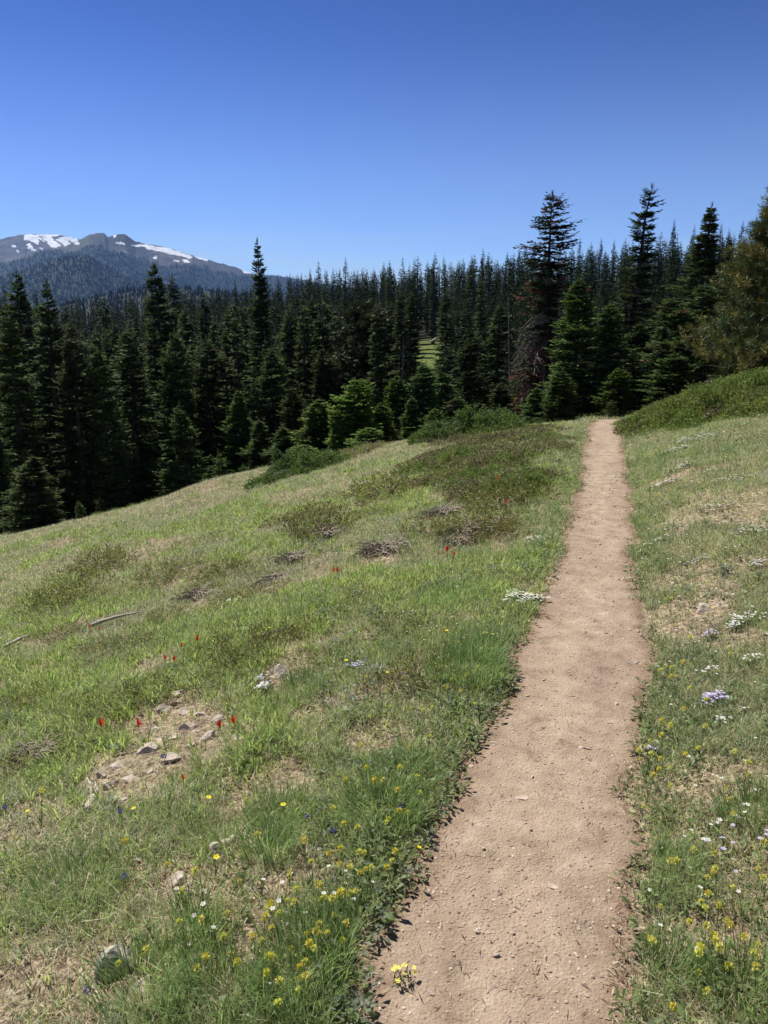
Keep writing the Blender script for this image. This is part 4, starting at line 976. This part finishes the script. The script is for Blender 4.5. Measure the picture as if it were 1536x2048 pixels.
# (b) tussocks of fine tall grass
def tufts(n0, per, hr, wr, lr, spread, colf, cond, rmin=1.25, rmax=24, pw=.7, seg=3):
    x, y, r = visible_points(n0, rmin, rmax, pw); k = (path_in(x, y) < -.03) & edge_dist(x, y) & cond(x, y, r) & keepout(x, y); x, y, r = x[k], y[k], r[k]
    m = len(x); s = np.maximum(1, r / 6) ** .8
    np_ = per; X = np.repeat(x, np_); Y = np.repeat(y, np_); Sg = np.repeat(s, np_); n = len(X)
    a = rng.random(n) * 6.28; q = np.sqrt(rng.random(n)) * spread * np.repeat(rng.uniform(.6, 1.4, m), np_); X = X + np.cos(a) * q; Y = Y + np.sin(a) * q
    hs = np.repeat(rng.uniform(.7, 1.3, m), np_)
    wind = .25
    return blades(X, Y, rng.uniform(*hr, n) * hs * (1 + .1 * (Sg - 1)), rng.uniform(*wr, n) * Sg, rng.uniform(*lr, n), a + rng.normal(0, .5, n), np.repeat(colf(x, y, m), np_, 0) * rng.uniform(.5, 1.4, (n, 1)) * rng.uniform(.93, 1.07, (n, 3)), seg), m
def near_path(x, y, r): return -path_in(x, y)
parts = [g1]
def C1(x, y, m): f = rng.random((m, 1)); return DEEP * (1 - f) + np.array([.42, .52, .19]) * f
def cond1(x, y, r): return rng.random(len(x)) < (.08 + .92 * sst(.50, .62, fbm(x * 1.1, y * 1.1, 46, 3))) * (.35 + .65 * np.maximum(sst(2.6, .4, near_path(x, y, r)), .45 * sst(4.2, 2.8, r)))
t_, m_ = tufts(22000, 34, (.04, .11), (.0016, .0028), (.1, .75), .045, C1, cond1); parts.append(t_); print('tufts', m_)
# (c) clumps of short broad bright blades
def C2(x, y, m): f = rng.random((m, 1)); return FRESH * (1 - f) + np.array([.46, .56, .18]) * f
def cond2(x, y, r): return rng.random(len(x)) < (.05 + .95 * sst(.50, .60, fbm(x * 1.0 + 9, y * 1.0, 47, 3))) * sst(.25, -.6, x * CA - y * SA)
t_, m_ = tufts(40000, 15, (.03, .08), (.0045, .008), (.15, .8), .05, C2, cond2, seg=3, rmax=14); parts.append(t_); print('broad', m_)
TP = []
for X, Y, rad, n_, hh_ in [(940, 1345, .22, 1500, .16), (975, 1310, .18, 900, .15), (600, 1385, .13, 600, .13), (760, 1640, .14, 700, .15), (395, 1870, .06, 160, .2), (560, 1640, .12, 500, .13), (800, 1560, .14, 600, .13), (620, 1960, .16, 800, .16), (720, 1900, .13, 700, .16), (300, 1990, .13, 350, .17), (1300, 1760, .15, 700, .12), (1290, 1960, .12, 500, .13), (1500, 1640, .1, 350, .15), (450, 2030, .14, 500, .17), (150, 1800, .15, 500, .12), (900, 1200, .25, 700, .14), (540, 1720, .08, 250, .2), (1480, 2000, .1, 350, .15)]:
    a_ = hit(X, Y); aa = rng.random(n_) * 6.28; qq = np.sqrt(rng.random(n_)) * rad; TP.append(np.stack([a_[0] + np.cos(aa) * qq, a_[1] + np.sin(aa) * qq, aa, np.full(n_, hh_)], 1))
TP = np.concatenate(TP); TP = TP[path_in(TP[:, 0], TP[:, 1]) < -.02]; n_ = len(TP)
parts.append(blades(TP[:, 0], TP[:, 1], TP[:, 3] * rng.uniform(.4, .95, n_), rng.uniform(.0018, .0032, n_) * np.maximum(1, np.hypot(TP[:, 0], TP[:, 1]) / 5), rng.uniform(.1, .8, n_), TP[:, 2] + rng.normal(0, .6, n_), (DEEP * 1.1 + (rng.random((n_, 1)) < .3) * np.array([.12, .14, .05])) * rng.uniform(.55, 1.3, (n_, 1)), 3))
# (d) dry stems
def C3(x, y, m): return STRAW * rng.uniform(.7, 1.2, (m, 1))
def cond3(x, y, r): return rng.random(len(x)) < .35 + .65 * sst(.45, .65, fbm(x * .7, y * .7, 48, 3))
t_, m_ = tufts(30000, 6, (.03, .10), (.0015, .003), (.3, 1.4), .05, C3, cond3, seg=2, rmax=28); parts.append(t_)
V, Q, C = merge(parts)
print('grass verts', len(V))
tag(obj('meadow_grass', mesh('meadow_grass', V, Q, C, M_grass)), 'mixed green and straw-coloured grass covering the whole slope', 'grass', kind='stuff')
# (e) low leafy herbs: rosettes of small oval leaves
def herbs(n0, per, size, colf, cond, rmax=13, lift=(.1, .9)):
    x, y, r = visible_points(n0, 1.25, rmax, .8); k = (path_in(x, y) < .03) & edge_dist(x, y) & cond(x, y, r) & keepout(x, y); x, y, r = x[k], y[k], r[k]; m = len(x)
    X, Y = np.repeat(x, per), np.repeat(y, per); n = len(X); a = rng.random(n) * 6.28; el = rng.uniform(*lift, n); ss = np.repeat(rng.uniform(.6, 1.3, m) * np.maximum(1, r / 7) ** .6, per)
    D = np.stack([np.cos(a) * np.cos(el), np.sin(a) * np.cos(el), np.sin(el)], 1); q = rng.uniform(.0, .03, n) * ss
    B = np.stack([X + np.cos(a) * q, Y + np.sin(a) * q, ground(X, Y) + rng.uniform(.0, .045, n) * ss], 1)
    L = size * rng.uniform(.6, 1.3, n) * ss
    return kites(B, D, nrm(np.stack([-np.sin(a), np.cos(a), rng.normal(0, .3, n)], 1)), L, L * rng.uniform(.28, .45, n), np.repeat(colf(m), per, 0) * rng.uniform(.8, 1.25, (n, 1)), droop=rng.uniform(0, .5, n), mid=.55), m
hp = []
def ce(x, y, r): d = near_path(x, y, r); return rng.random(len(x)) < (.10 + .9 * sst(.6, .03, d)) * (.3 + .7 * sst(.4, .55, bare(x, y)))
h_, m_ = herbs(36000, 9, .030, lambda m: np.array([.21, .29, .11]) * rng.uniform(.6, 1.3, (m, 1)), ce); hp.append(h_); print('herbs', m_)
def cr_(x, y, r): return rng.random(len(x)) < (.15 + .85 * sst(.45, .6, fbm(x * 1.4, y * 1.4, 50, 3))) * np.where(x * CA - y * SA > .6, 1, .35)
h_, m_ = herbs(40000, 8, .024, lambda m: np.array([.23, .31, .12]) * rng.uniform(.7, 1.4, (m, 1)), cr_); hp.append(h_)
h_, m_ = herbs(5000, 12, .03, lambda m: np.array([.27, .31, .22]) * rng.uniform(.8, 1.2, (m, 1)), lambda x, y, r: fbm(x * 1.6, y * 1.6, 52, 3) > .66, rmax=9); hp.append(h_)
V, Q, C = merge(hp); tag(obj('meadow_herbs', mesh('meadow_herbs', V, Q, C, M_grass)), 'small leafy herbs creeping through the grass and along the path edges', 'ground cover', kind='stuff')
# (f) dry litter lying on the soil
x, y, r = visible_points(420000, 1.2, 18, .75); k = ((path_in(x, y) < .05) | (rng.random(len(x)) < .05)) & edge_dist(x, y); x, y, r = x[k], y[k], r[k]; n = len(x); a = rng.random(n) * 6.28
D = nrm(np.stack([np.cos(a), np.sin(a), rng.normal(0.05, .18, n)], 1)); s = np.maximum(1, r / 5) ** .8
V, Q, C = kites(np.stack([x, y, ground(x, y) + rng.uniform(.001, .012, n)], 1), D, nrm(np.stack([-np.sin(a), np.cos(a), rng.normal(0, .3, n)], 1)), rng.uniform(.008, .045, n) * s, rng.uniform(.0012, .004, n) * s,
    np.where(rng.random((n, 1)) < .6, STRAW * .95, np.array([.24, .16, .11])) * rng.uniform(.5, 1.2, (n, 1)))
tag(obj('dry_litter', mesh('dry_litter', V, [Q], C, M_grass)), 'dead straw and brown leaf litter lying between the grass tufts', 'litter', kind='stuff')

# ------------------------------------------------------------------ dead wood
def stick(P3, rad, lab, name='stick', cat='stick', side=True, seed=0, mat=None):
    rg = np.random.default_rng(seed); n = len(P3); k = np.linspace(0, 1, 12); P = np.stack([np.interp(k, np.linspace(0, 1, n), P3[:, q]) for q in range(3)], 1)
    P += np.cumsum(rg.normal(0, rad * .18, P.shape), 0); c = P.mean(0).copy(); c[2] = P[:, 2].min(); P = P - c
    parts = [(*tube(P, rad * np.interp(k, [0, .1, .6, 1], [.8, 1, .85, .35]) * rg.uniform(.85, 1.12, 12), 8), np.ones(3))]
    if side:
        for j in range(4):
            b = P[3 + 2 * j]; dd = nrm(P[-1] - P[0] + rg.normal(0, .3, 3) * np.linalg.norm(P[-1] - P[0])); parts.append((*tube(np.stack([b, b + dd * rad * 5, b + dd * rad * 8 + [0, 0, rad]]), [rad * .4, rad * .3, rad * .12], 5), np.ones(3)))
    V, Q, _ = merge(parts); o = obj(name, mesh(name, V, Q, None, mat or M_dead, True), None, c); tag(o, lab, cat); return o
def px_line(pts, lift):
    return np.array([np.array(hit(*p)) + [0, 0, lift] for p in pts])
stick(px_line([(183, 1264), (215, 1253), (280, 1237)], .045), .016, 'long straight bleached stick lying in the left meadow', seed=1, side=False)
stick(px_line([(425, 1712), (455, 1700), (497, 1684)], .012), .017, 'pale broken log half hidden in grass, lower left', name='log', cat='log', seed=2, side=False)
stick(px_line([(176, 1628), (184, 1600), (192, 1588)], .02), .013, 'short gnarled grey driftwood piece below the dark-sided rock', seed=3)
stick(px_line([(352, 1792), (370, 1790), (415, 1796)], .012), .007, 'thin grey twig above the dark tall grass clump', seed=4)
stick(px_line([(726, 1950), (740, 1953), (762, 1958)], .008), .0035, 'short straw-coloured twig at the left path edge', seed=5, side=False)
stick(px_line([(265, 985), (300, 972), (345, 950)], .15), .035, 'fallen weathered branch at the forest edge, left', name='fallen_branch', cat='branch', seed=6)
stick(px_line([(10, 1300), (40, 1285), (60, 1278)], .03), .012, 'pale twig at the left edge of the meadow', seed=8)
stick(px_line([(735, 908), (765, 880), (790, 872)], .1), .03, 'grey fallen branch behind the small dense fir', name='fallen_branch', cat='branch', seed=9)
x, y, z = at_dist(885, 84); o = stick(np.array([[x - 1.2, y, z + .6], [x, y, z + 1.3], [x + 1.6, y, z + .5]]), .12, 'bleached fallen trunk at the right edge of the far clearing', name='fallen_log', cat='log', seed=10)
# grey dead brush
def brush(X, Y, rad, lab, seed, n=130, flat=.25):
    x, y, z = hit(X, Y); rg = np.random.default_rng(seed); parts = []; rad = rad * (.55 if Y > 900 else .8)
    for k in range(n):
        a = rg.random() * 6.28; L = rad * rg.uniform(.3, 1.); s = np.linspace(0, 1, 5); a2 = a + rg.normal(0, .5); b0 = rg.normal(0, rad * .25, 2)
        P = np.stack([b0[0] + np.cos(a2) * L * s, b0[1] + np.sin(a2) * L * s, rad * flat * rg.uniform(.2, 1.2) * np.sin(s * 2.4)], 1) + np.cumsum(rg.normal(0, rad * .03, (5, 3)), 0)
        parts.append((*tube(P, np.linspace(.006, .002, 5) * max(1, rad / .35), 3, False), np.ones(3)))
    V, Q, _ = merge(parts); V[:, 2] += V[:, 0] * .25; o = obj('dead_brush', mesh('dead_brush', V, Q, None, M_grey), None, (x, y, z + .01)); tag(o, lab, 'brush')
for i, (X, Y, rad, lab) in enumerate([(760, 1104, .45, 'grey tangle of dead brush in the middle of the slope'), (395, 1195, .30, 'dark grey dead brush in the left meadow'), (930, 1070, .5, 'grey-brown dead brush left of the path middle'), (880, 1030, .4, 'grey dead brush high on the slope'), (905, 1090, .35, 'pale dead brush above the red flowers by the slope middle'), (580, 1120, .3, 'small dead brush patch left of the big tangle'),
    (545, 1165, .25, 'small brown dead brush above the paintbrush pair'), (60, 1520, .25, 'silver dead juniper wood at the left edge'), (640, 1075, .4, 'faint dead brush on the upper meadow'), (1190, 770, .7, 'grey bare brush under the large green fir'), (790, 872, .7, 'leafless grey bush right of the small dense fir'), (1030, 795, .9, 'grey bare twigs beneath the half-dead fir'), (440, 890, .8, 'pale bare twigs in front of the dark left stand')]):
    brush(X, Y, rad, lab, 600 + i, flat=.6 if Y < 900 else .22)

# ------------------------------------------------------------------ flowers
def stem_mesh(h, rad, col):
    V, Q = tube(np.array([[0, 0, 0], [.004, .002, h * .5], [.0, .0, h]]), [rad, rad, rad * .8], 4, False)
    parts = [(V, Q, col)]
    a = np.array([.3, 2.2, 4.1]); D = nrm(np.stack([np.cos(a), np.sin(a), 1.2 + 0 * a], 1)); B = np.stack([0 * a, 0 * a, h * np.array([.05, .15, .3])], 1)
    parts.append(kites(B, D, nrm(np.stack([-np.sin(a), np.cos(a), 0 * a], 1)), h * .4, .006, np.repeat(col[None], 3, 0)))
    V, Q, C = merge(parts); return mesh('stem', V, Q, C, M_stem)
def head_ball(seed, rad, n, col, h, pet=.006):
    rg = np.random.default_rng(seed); D = nrm(rg.normal(0, 1, (n, 3)) + [0, 0, .35]); B = D * rad * .5 * [1, 1, .7] + [0, 0, h]
    V, Q, C = kites(B, D, nrm(np.cross(D, rg.normal(0, 1, D.shape))), rad * .75, pet, col * rg.uniform(.75, 1.15, (n, 1))); return mesh('flower_head', V, [Q], C, M_flower)
def head_star(seed, rad, n, col, h, cen):
    rg = np.random.default_rng(seed); a = np.arange(n) / n * 6.283; D = nrm(np.stack([np.cos(a), np.sin(a), .25 + 0 * a], 1)); B = np.zeros((n, 3)) + [0, 0, h]
    p1 = kites(B, D, nrm(np.stack([-np.sin(a), np.cos(a), 0 * a], 1)), rad, rad * .75, np.repeat(col[None], n, 0) * rg.uniform(.9, 1.05, (n, 1)), mid=.62)
    Dc = nrm(rg.normal(0, 1, (8, 3)) + [0, 0, 1]); p2 = kites(np.zeros((8, 3)) + [0, 0, h + .001], Dc, nrm(np.cross(Dc, rg.normal(0, 1, Dc.shape))), rad * .28, rad * .2, np.repeat(cen[None], 8, 0))
    V, Q, C = merge([p1, p2]); return mesh('flower_head', V, Q, C, M_flower)
def head_brush(seed, h, col):
    rg = np.random.default_rng(seed); n = 34; a = rg.random(n) * 6.28; el = rg.uniform(.5, 1.35, n); D = np.stack([np.cos(a) * np.cos(el), np.sin(a) * np.cos(el), np.sin(el)], 1)
    B = np.stack([0 * a, 0 * a, h * .72 + rg.random(n) * h * .25], 1); V, Q, C = kites(B, D, nrm(np.stack([-np.sin(a), np.cos(a), 0 * a], 1)), .034, .008, col * rg.uniform(.7, 1.1, (n, 1)), mid=.6); return mesh('flower_head', V, [Q], C, M_flower)
YEL = np.array([.95, .80, .06]); PYEL = np.array([.86, .82, .20]); WHT = np.array([.85, .84, .80]); LIL = np.array([.66, .60, .80]); REDC = np.array([.72, .08, .03]); STEM = np.array([.12, .18, .05])
yh = [(stem_mesh(h, .0012, STEM), head_ball(i, .011, 46, c, h)) for i, (h, c) in enumerate([(.10, PYEL), (.13, PYEL), (.08, PYEL * [1, .95, .6]), (.07, PYEL * .95)])]
ys = [(stem_mesh(.09, .0012, STEM), head_star(9, .011, 5, YEL, .09, YEL * .8)), (stem_mesh(.06, .001, STEM), head_star(8, .009, 5, YEL, .06, YEL * .8))]
wh = [(stem_mesh(h, .001, STEM), head_star(20 + i, .0085, 5, WHT, h, PYEL)) for i, h in enumerate((.05, .08, .11))]
lh = [(stem_mesh(.05, .001, STEM), head_star(30, .010, 5, LIL, .05, WHT))]
rh = [(stem_mesh(.12, .0018, STEM * .9), head_brush(40 + i, .13, c)) for i, c in enumerate((REDC, REDC * [1, 1.5, 1.2]))]
bh = [(stem_mesh(.09, .0012, STEM), head_ball(50, .012, 30, np.array([.16, .13, .5]), .09, .007))]
FF = {}
def flower(lib, nm, x, y, sc, lab, grp=None, lean=.15, cat='flower'):
    i = int(rng.integers(len(lib))); key = (nm, i)
    if key not in FF: r = empty(nm); obj('stem', lib[i][0], r); obj('flower_head', lib[i][1], r); FF[key] = r
    else: r = copy_tree(FF[key])
    for q in ('group', 'label', 'category'):
        if q in r: del r[q]
    r.location = (x, y, float(ground(x, y)) - .004); q_ = .76 if 'yellow' in nm else .9; r.scale = (sc * q_, sc * q_, sc * q_ * (1.35 if 'yellow' in nm else 1.1)); r.rotation_euler = (rng.normal(0, lean), rng.normal(0, lean), rng.random() * 6.28)
    tag(r, lab, cat, grp)
def scatter(lib, nm, n, cx, cy, sx, sy, lab, grp, sc=(.8, 1.2), far=1.):
    k = t = 0
    while k < n and t < n * 20:
        t += 1; X, Y = rng.normal(cx, sx), rng.normal(cy, sy)
        if not (-60 < X < 1600 and 800 < Y < 2120): continue
        x, y, z = hit(X, Y + 12)
        if path_in(x, y) > -.02 or math.hypot(x, y) > 24: continue
        d = math.hypot(x, y); flower(lib, nm, x, y, rng.uniform(*sc) * max(1, (d / 5.) ** .75) * far, lab, grp); k += 1
for cx, cy, sx, sy, n in [(690, 1790, 70, 80, 26), (650, 1900, 120, 80, 22), (760, 1650, 50, 50, 14), (540, 1960, 60, 45, 14), (440, 1800, 130, 120, 14)]:
    scatter(yh, 'yellow_wildflower', n, cx, cy, sx, sy, 'pale yellow round-headed wildflower in the grass left of the lower path', 'yellow flowers left of the path')
for cx, cy, sx, sy, n in [(1350, 1930, 90, 80, 20), (1450, 1880, 70, 90, 14), (1300, 1560, 50, 60, 14), (1330, 1420, 60, 80, 16), (1450, 1700, 60, 80, 12)]:
    scatter(yh, 'yellow_wildflower', n, cx, cy, sx, sy, 'pale yellow round-headed wildflower on the bank right of the path', 'yellow flowers right of the path')
scatter(yh, 'yellow_wildflower', 46, 900, 1340, 130, 110, 'small yellow wildflower on the slope beside the middle part of the path', 'yellow flowers on the mid slope', (.6, .9))
scatter(yh, 'yellow_wildflower', 14, 1350, 1150, 90, 90, 'pale yellow round-headed wildflower on the bank right of the path', 'yellow flowers right of the path', (.6, .9))
for X, Y, lab in [(411, 1634, 'bright yellow buttercup above the pale log'), (568, 1647, 'bright yellow buttercup right of the pale log'), (430, 1752, 'bright yellow buttercup below the pale log'), (275, 1636, 'bright yellow buttercup near the driftwood'), (827, 1722, 'bright yellow flower at the left path edge'), (60, 1640, 'yellow buttercup at the left photo edge'), (890, 1283, 'yellow buttercup beside the tall green tussock'),
    (985, 1278, 'yellow buttercup close to the middle path edge'), (778, 1357, 'yellow buttercup below the white daisies'), (695, 1345, 'yellow buttercup left of the tall green tussock'), (540, 1262, 'tiny yellow buttercup near the mid-meadow junipers')]:
    x, y, z = hit(X, Y + 14); flower(ys, 'buttercup', x, y, 1.15 * max(1, (math.hypot(x, y) / 5) ** .7), lab)
for cx, cy, sx, sy, n in [(610, 1840, 60, 50, 12), (470, 1880, 80, 60, 8)]:
    scatter(wh, 'white_wildflower', n, cx, cy, sx, sy, 'tiny white star flower in the grass at the lower left', 'white flowers lower left')
for cx, cy, sx, sy, n in [(1440, 1650, 60, 70, 18), (1330, 1800, 60, 80, 10), (1420, 1480, 70, 70, 12), (1450, 1260, 70, 70, 24), (1340, 1130, 60, 90, 22), (1400, 930, 70, 50, 26), (1440, 1060, 70, 60, 18)]:
    scatter(wh, 'white_wildflower', n, cx, cy, sx, sy, 'tiny white star flower on the bank right of the path', 'white flowers on the right bank')
for cx, cy, sx, sy, n in [(880, 1255, 60, 25, 22), (1060, 1100, 40, 40, 16), (740, 1040, 90, 40, 24)]:
    scatter(wh, 'white_wildflower', n, cx, cy, sx, sy, 'small white flower on the slope left of the middle path', 'white flowers on the mid slope', (.7, 1.))
scatter(lh, 'lilac_wildflower', 12, 1480, 1680, 40, 40, 'pale lilac phlox flower on the right bank', 'lilac flowers right')
for X, Y in [(20, 1640), (250, 1640), (250, 1780), (660, 1690), (330, 1535), (180, 2010), (600, 1650), (810, 1640)]:
    x, y, z = hit(X, Y + 14); flower(bh, 'blue_wildflower', x, y, .8, 'small dark blue wildflower hidden among the grass, lower left', 'blue flowers lower left')
for X, Y, s, lab in [(201, 1477, 1.05, 'brightest red paintbrush at the left of the rock line'), (277, 1473, .9, 'red paintbrush second from the left beside the rock line'), (435, 1473, .85, 'red paintbrush by the wedge-shaped tan rock'), (470, 1466, .9, 'tall red paintbrush at the right end of the rock line'),
    (326, 1331, .8, 'left flower of the small red paintbrush pair in the left meadow'), (349, 1331, .8, 'right flower of the small red paintbrush pair in the left meadow'), (393, 1299, .95, 'lone red paintbrush above the small pair'), (362, 1302, .7, 'faded orange paintbrush left of the lone one'),
    (181, 1263, .7, 'orange paintbrush at the left tip of the bleached stick'), (200, 1266, .7, 'orange paintbrush under the bleached stick'), (666, 1155, .95, 'left paintbrush of the close pair in the middle meadow'), (677, 1154, .95, 'right paintbrush of the close pair in the middle meadow'), (895, 1116, 1.1, 'red paintbrush beside a yellow flower on the mid slope'), (907, 1118, .8, 'faded red paintbrush touching the mid-slope one'),
    (995, 975, 1., 'red paintbrush among the heather high on the slope'), (1010, 1018, .9, 'red paintbrush near the upper path edge'), (370, 1575, .6, 'faded pink paintbrush below the rounded tan rock')]:
    x, y, z = hit(X, Y + 10); flower(rh, 'red_paintbrush', x, y, s * .8 * max(1, (math.hypot(x, y) / 5.2)), lab, lean=.08)
# flowering cushions
def cushion(X, Y, wpx, n, col, lab, nm, seed, leaf=True, spread=.7, hgt=.03):
    x, y, z = hit(X, Y); d = math.sqrt(x * x + y * y + (EYE - z) ** 2); w = wpx / FPX * d / 2; rg = np.random.default_rng(seed)
    a = rg.random(n) * 6.28; q = np.sqrt(rg.random(n)) * (1 + .35 * np.sin(a * 3 + seed)) ; px, py = np.cos(a) * q * w * 1.1, np.sin(a) * q * w * spread
    sz = .0075 * max(1, d / 5) ; hz = hgt * .8 + .008 * (1 - q ** 2) + rg.random(n) * .02
    gz_ = ground(x + px, y + py) - z
    parts = []
    for k in range(5):
        b = rg.random(n) * .6 + k * 1.2566; D = nrm(np.stack([np.cos(b), np.sin(b), .2 + 0 * b], 1)); parts.append(kites(np.stack([px, py, gz_ + hz], 1), D, nrm(np.stack([-np.sin(b), np.cos(b), 0 * b], 1)), sz, sz * .8, col * rg.uniform(.85, 1.1, (n, 1)), mid=.6))
    V, Q, C = merge(parts); r = empty(nm, (x, y, z)); obj('blossoms', mesh('blossoms', V, Q, C, M_flower), r)
    m = n * 5; a = rg.random(m) * 6.28; q = np.sqrt(rg.random(m)); lx, ly = np.cos(a) * q * w * 1.15, np.sin(a) * q * w * spread * 1.05; D = nrm(rg.normal(0, .7, (m, 3)) + [0, 0, .8])
    V, Q, C = kites(np.stack([lx, ly, ground(x + lx, y + ly) - z + rg.random(m) * hgt * .8], 1), D, nrm(np.cross(D, rg.normal(0, 1, D.shape))), .016 * max(1, d / 5), .004 * max(1, d / 5), np.array([.08, .13, .045]) * rg.uniform(.7, 1.4, (m, 1)))
    obj('leaves', mesh('leaves', V, [Q], C, M_jun), r); tag(r, lab, 'flower clump')
for i, (X, Y, w, n, c, lab, nm) in enumerate([(1045, 1205, 78, 190, WHT * [1, 1, .93], 'large dense white flower clump at the left path edge', 'white_flower_clump'), (1428, 1412, 50, 90, LIL, 'lilac phlox cushion on the right bank', 'phlox_cushion'), (527, 1385, 26, 45, WHT, 'white phlox cushion above the bright green clump in mid meadow', 'phlox_cushion'), (530, 1368, 36, 14, LIL, 'sparse lilac phlox above the white cushion', 'phlox_cushion'),
    (712, 1345, 42, 26, LIL, 'pale lilac phlox left of the tall tussock', 'phlox_cushion'), (458, 1212, 26, 20, WHT, 'small white phlox in the left meadow', 'phlox_cushion'), (708, 1195, 18, 14, LIL, 'small lilac phlox below the paintbrush pair', 'phlox_cushion'), (1490, 1247, 60, 46, WHT, 'white flower patch at the right photo edge', 'white_flower_clump'), (1420, 1280, 26, 20, LIL, 'small lilac phlox below the angular bank rock', 'phlox_cushion'),
    (1470, 1262, 30, 22, WHT, 'small white patch left of the right-edge flower patch', 'white_flower_clump'), (1415, 1358, 36, 14, WHT, 'thin white flower row above the lilac cushion', 'white_flower_clump'), (1440, 1455, 34, 16, WHT * .95, 'faded white flowers below the lilac cushion', 'white_flower_clump'), (1350, 905, 42, 60, WHT * [1, 1, .9], 'creamy white flower patch below the juniper mat', 'white_flower_clump'), (1400, 880, 90, 110, WHT * [1, 1, .9], 'long creamy flower drift high on the right bank', 'white_flower_clump'),
    (1325, 975, 50, 40, WHT * .95, 'white flowers beside the path, upper right bank', 'white_flower_clump'), (1500, 1070, 60, 40, WHT * .95, 'white flower streak at the right edge, upper bank', 'white_flower_clump'), (1520, 1140, 40, 30, WHT, 'white flower patch at the right edge above the rock', 'white_flower_clump'), (1465, 965, 70, 40, WHT * [1, 1, .9], 'creamy flower streak on the upper right bank', 'white_flower_clump'), (1310, 1090, 46, 22, WHT, 'white flower patch right of the upper path, above the bare soil', 'white_flower_clump'), (1430, 1020, 60, 26, WHT * .95, 'thin white flower row in the middle of the upper right bank', 'white_flower_clump'), (1500, 1330, 44, 20, WHT, 'white flowers at the right edge above the lilac cushion', 'white_flower_clump'), (1395, 1130, 40, 16, LIL, 'pale lilac phlox on the right bank above the angular rock', 'phlox_cushion'), (1360, 940, 40, 30, WHT, 'white flower patch between two creamy drifts', 'white_flower_clump'),
    (1302, 1520, 20, 16, LIL * 1.05, 'tiny pale phlox at the right path edge', 'phlox_cushion'), (805, 1975, 34, 12, PYEL, 'yellow-flowered grey-green plant growing on the lower path edge', 'yellow_flower_clump'), (1075, 1085, 50, 34, WHT * [1, 1, .9], 'scattered white clump left of the upper path', 'white_flower_clump')]):
    cushion(X, Y, w, n, c, lab, nm, 800 + i)

# ------------------------------------------------------------------ haze: the mountain air between here and the peaks
def haze(den):
    V = np.array([[x, y, z] for x in (-9000, 9000) for y in (-9000, 9000) for z in (-420, 1150)], float)
    F = np.array([[0, 1, 3, 2], [4, 6, 7, 5], [0, 4, 5, 1], [2, 3, 7, 6], [0, 2, 6, 4], [1, 5, 7, 3]])
    m, n, l = newmat('haze_air'); v = n.new('ShaderNodeVolumePrincipled'); v.inputs['Density'].default_value = den; v.inputs['Color'].default_value = (.28, .52, 1.0, 1); v.inputs['Anisotropy'].default_value = .1
    o = n.new('ShaderNodeOutputMaterial'); l.new(v.outputs[0], o.inputs['Volume'])
    tag(obj('haze', mesh('haze', V, [F], None, m)), 'thin blue mountain haze softening the far peaks', 'haze', kind='stuff')
haze(7.5e-5)
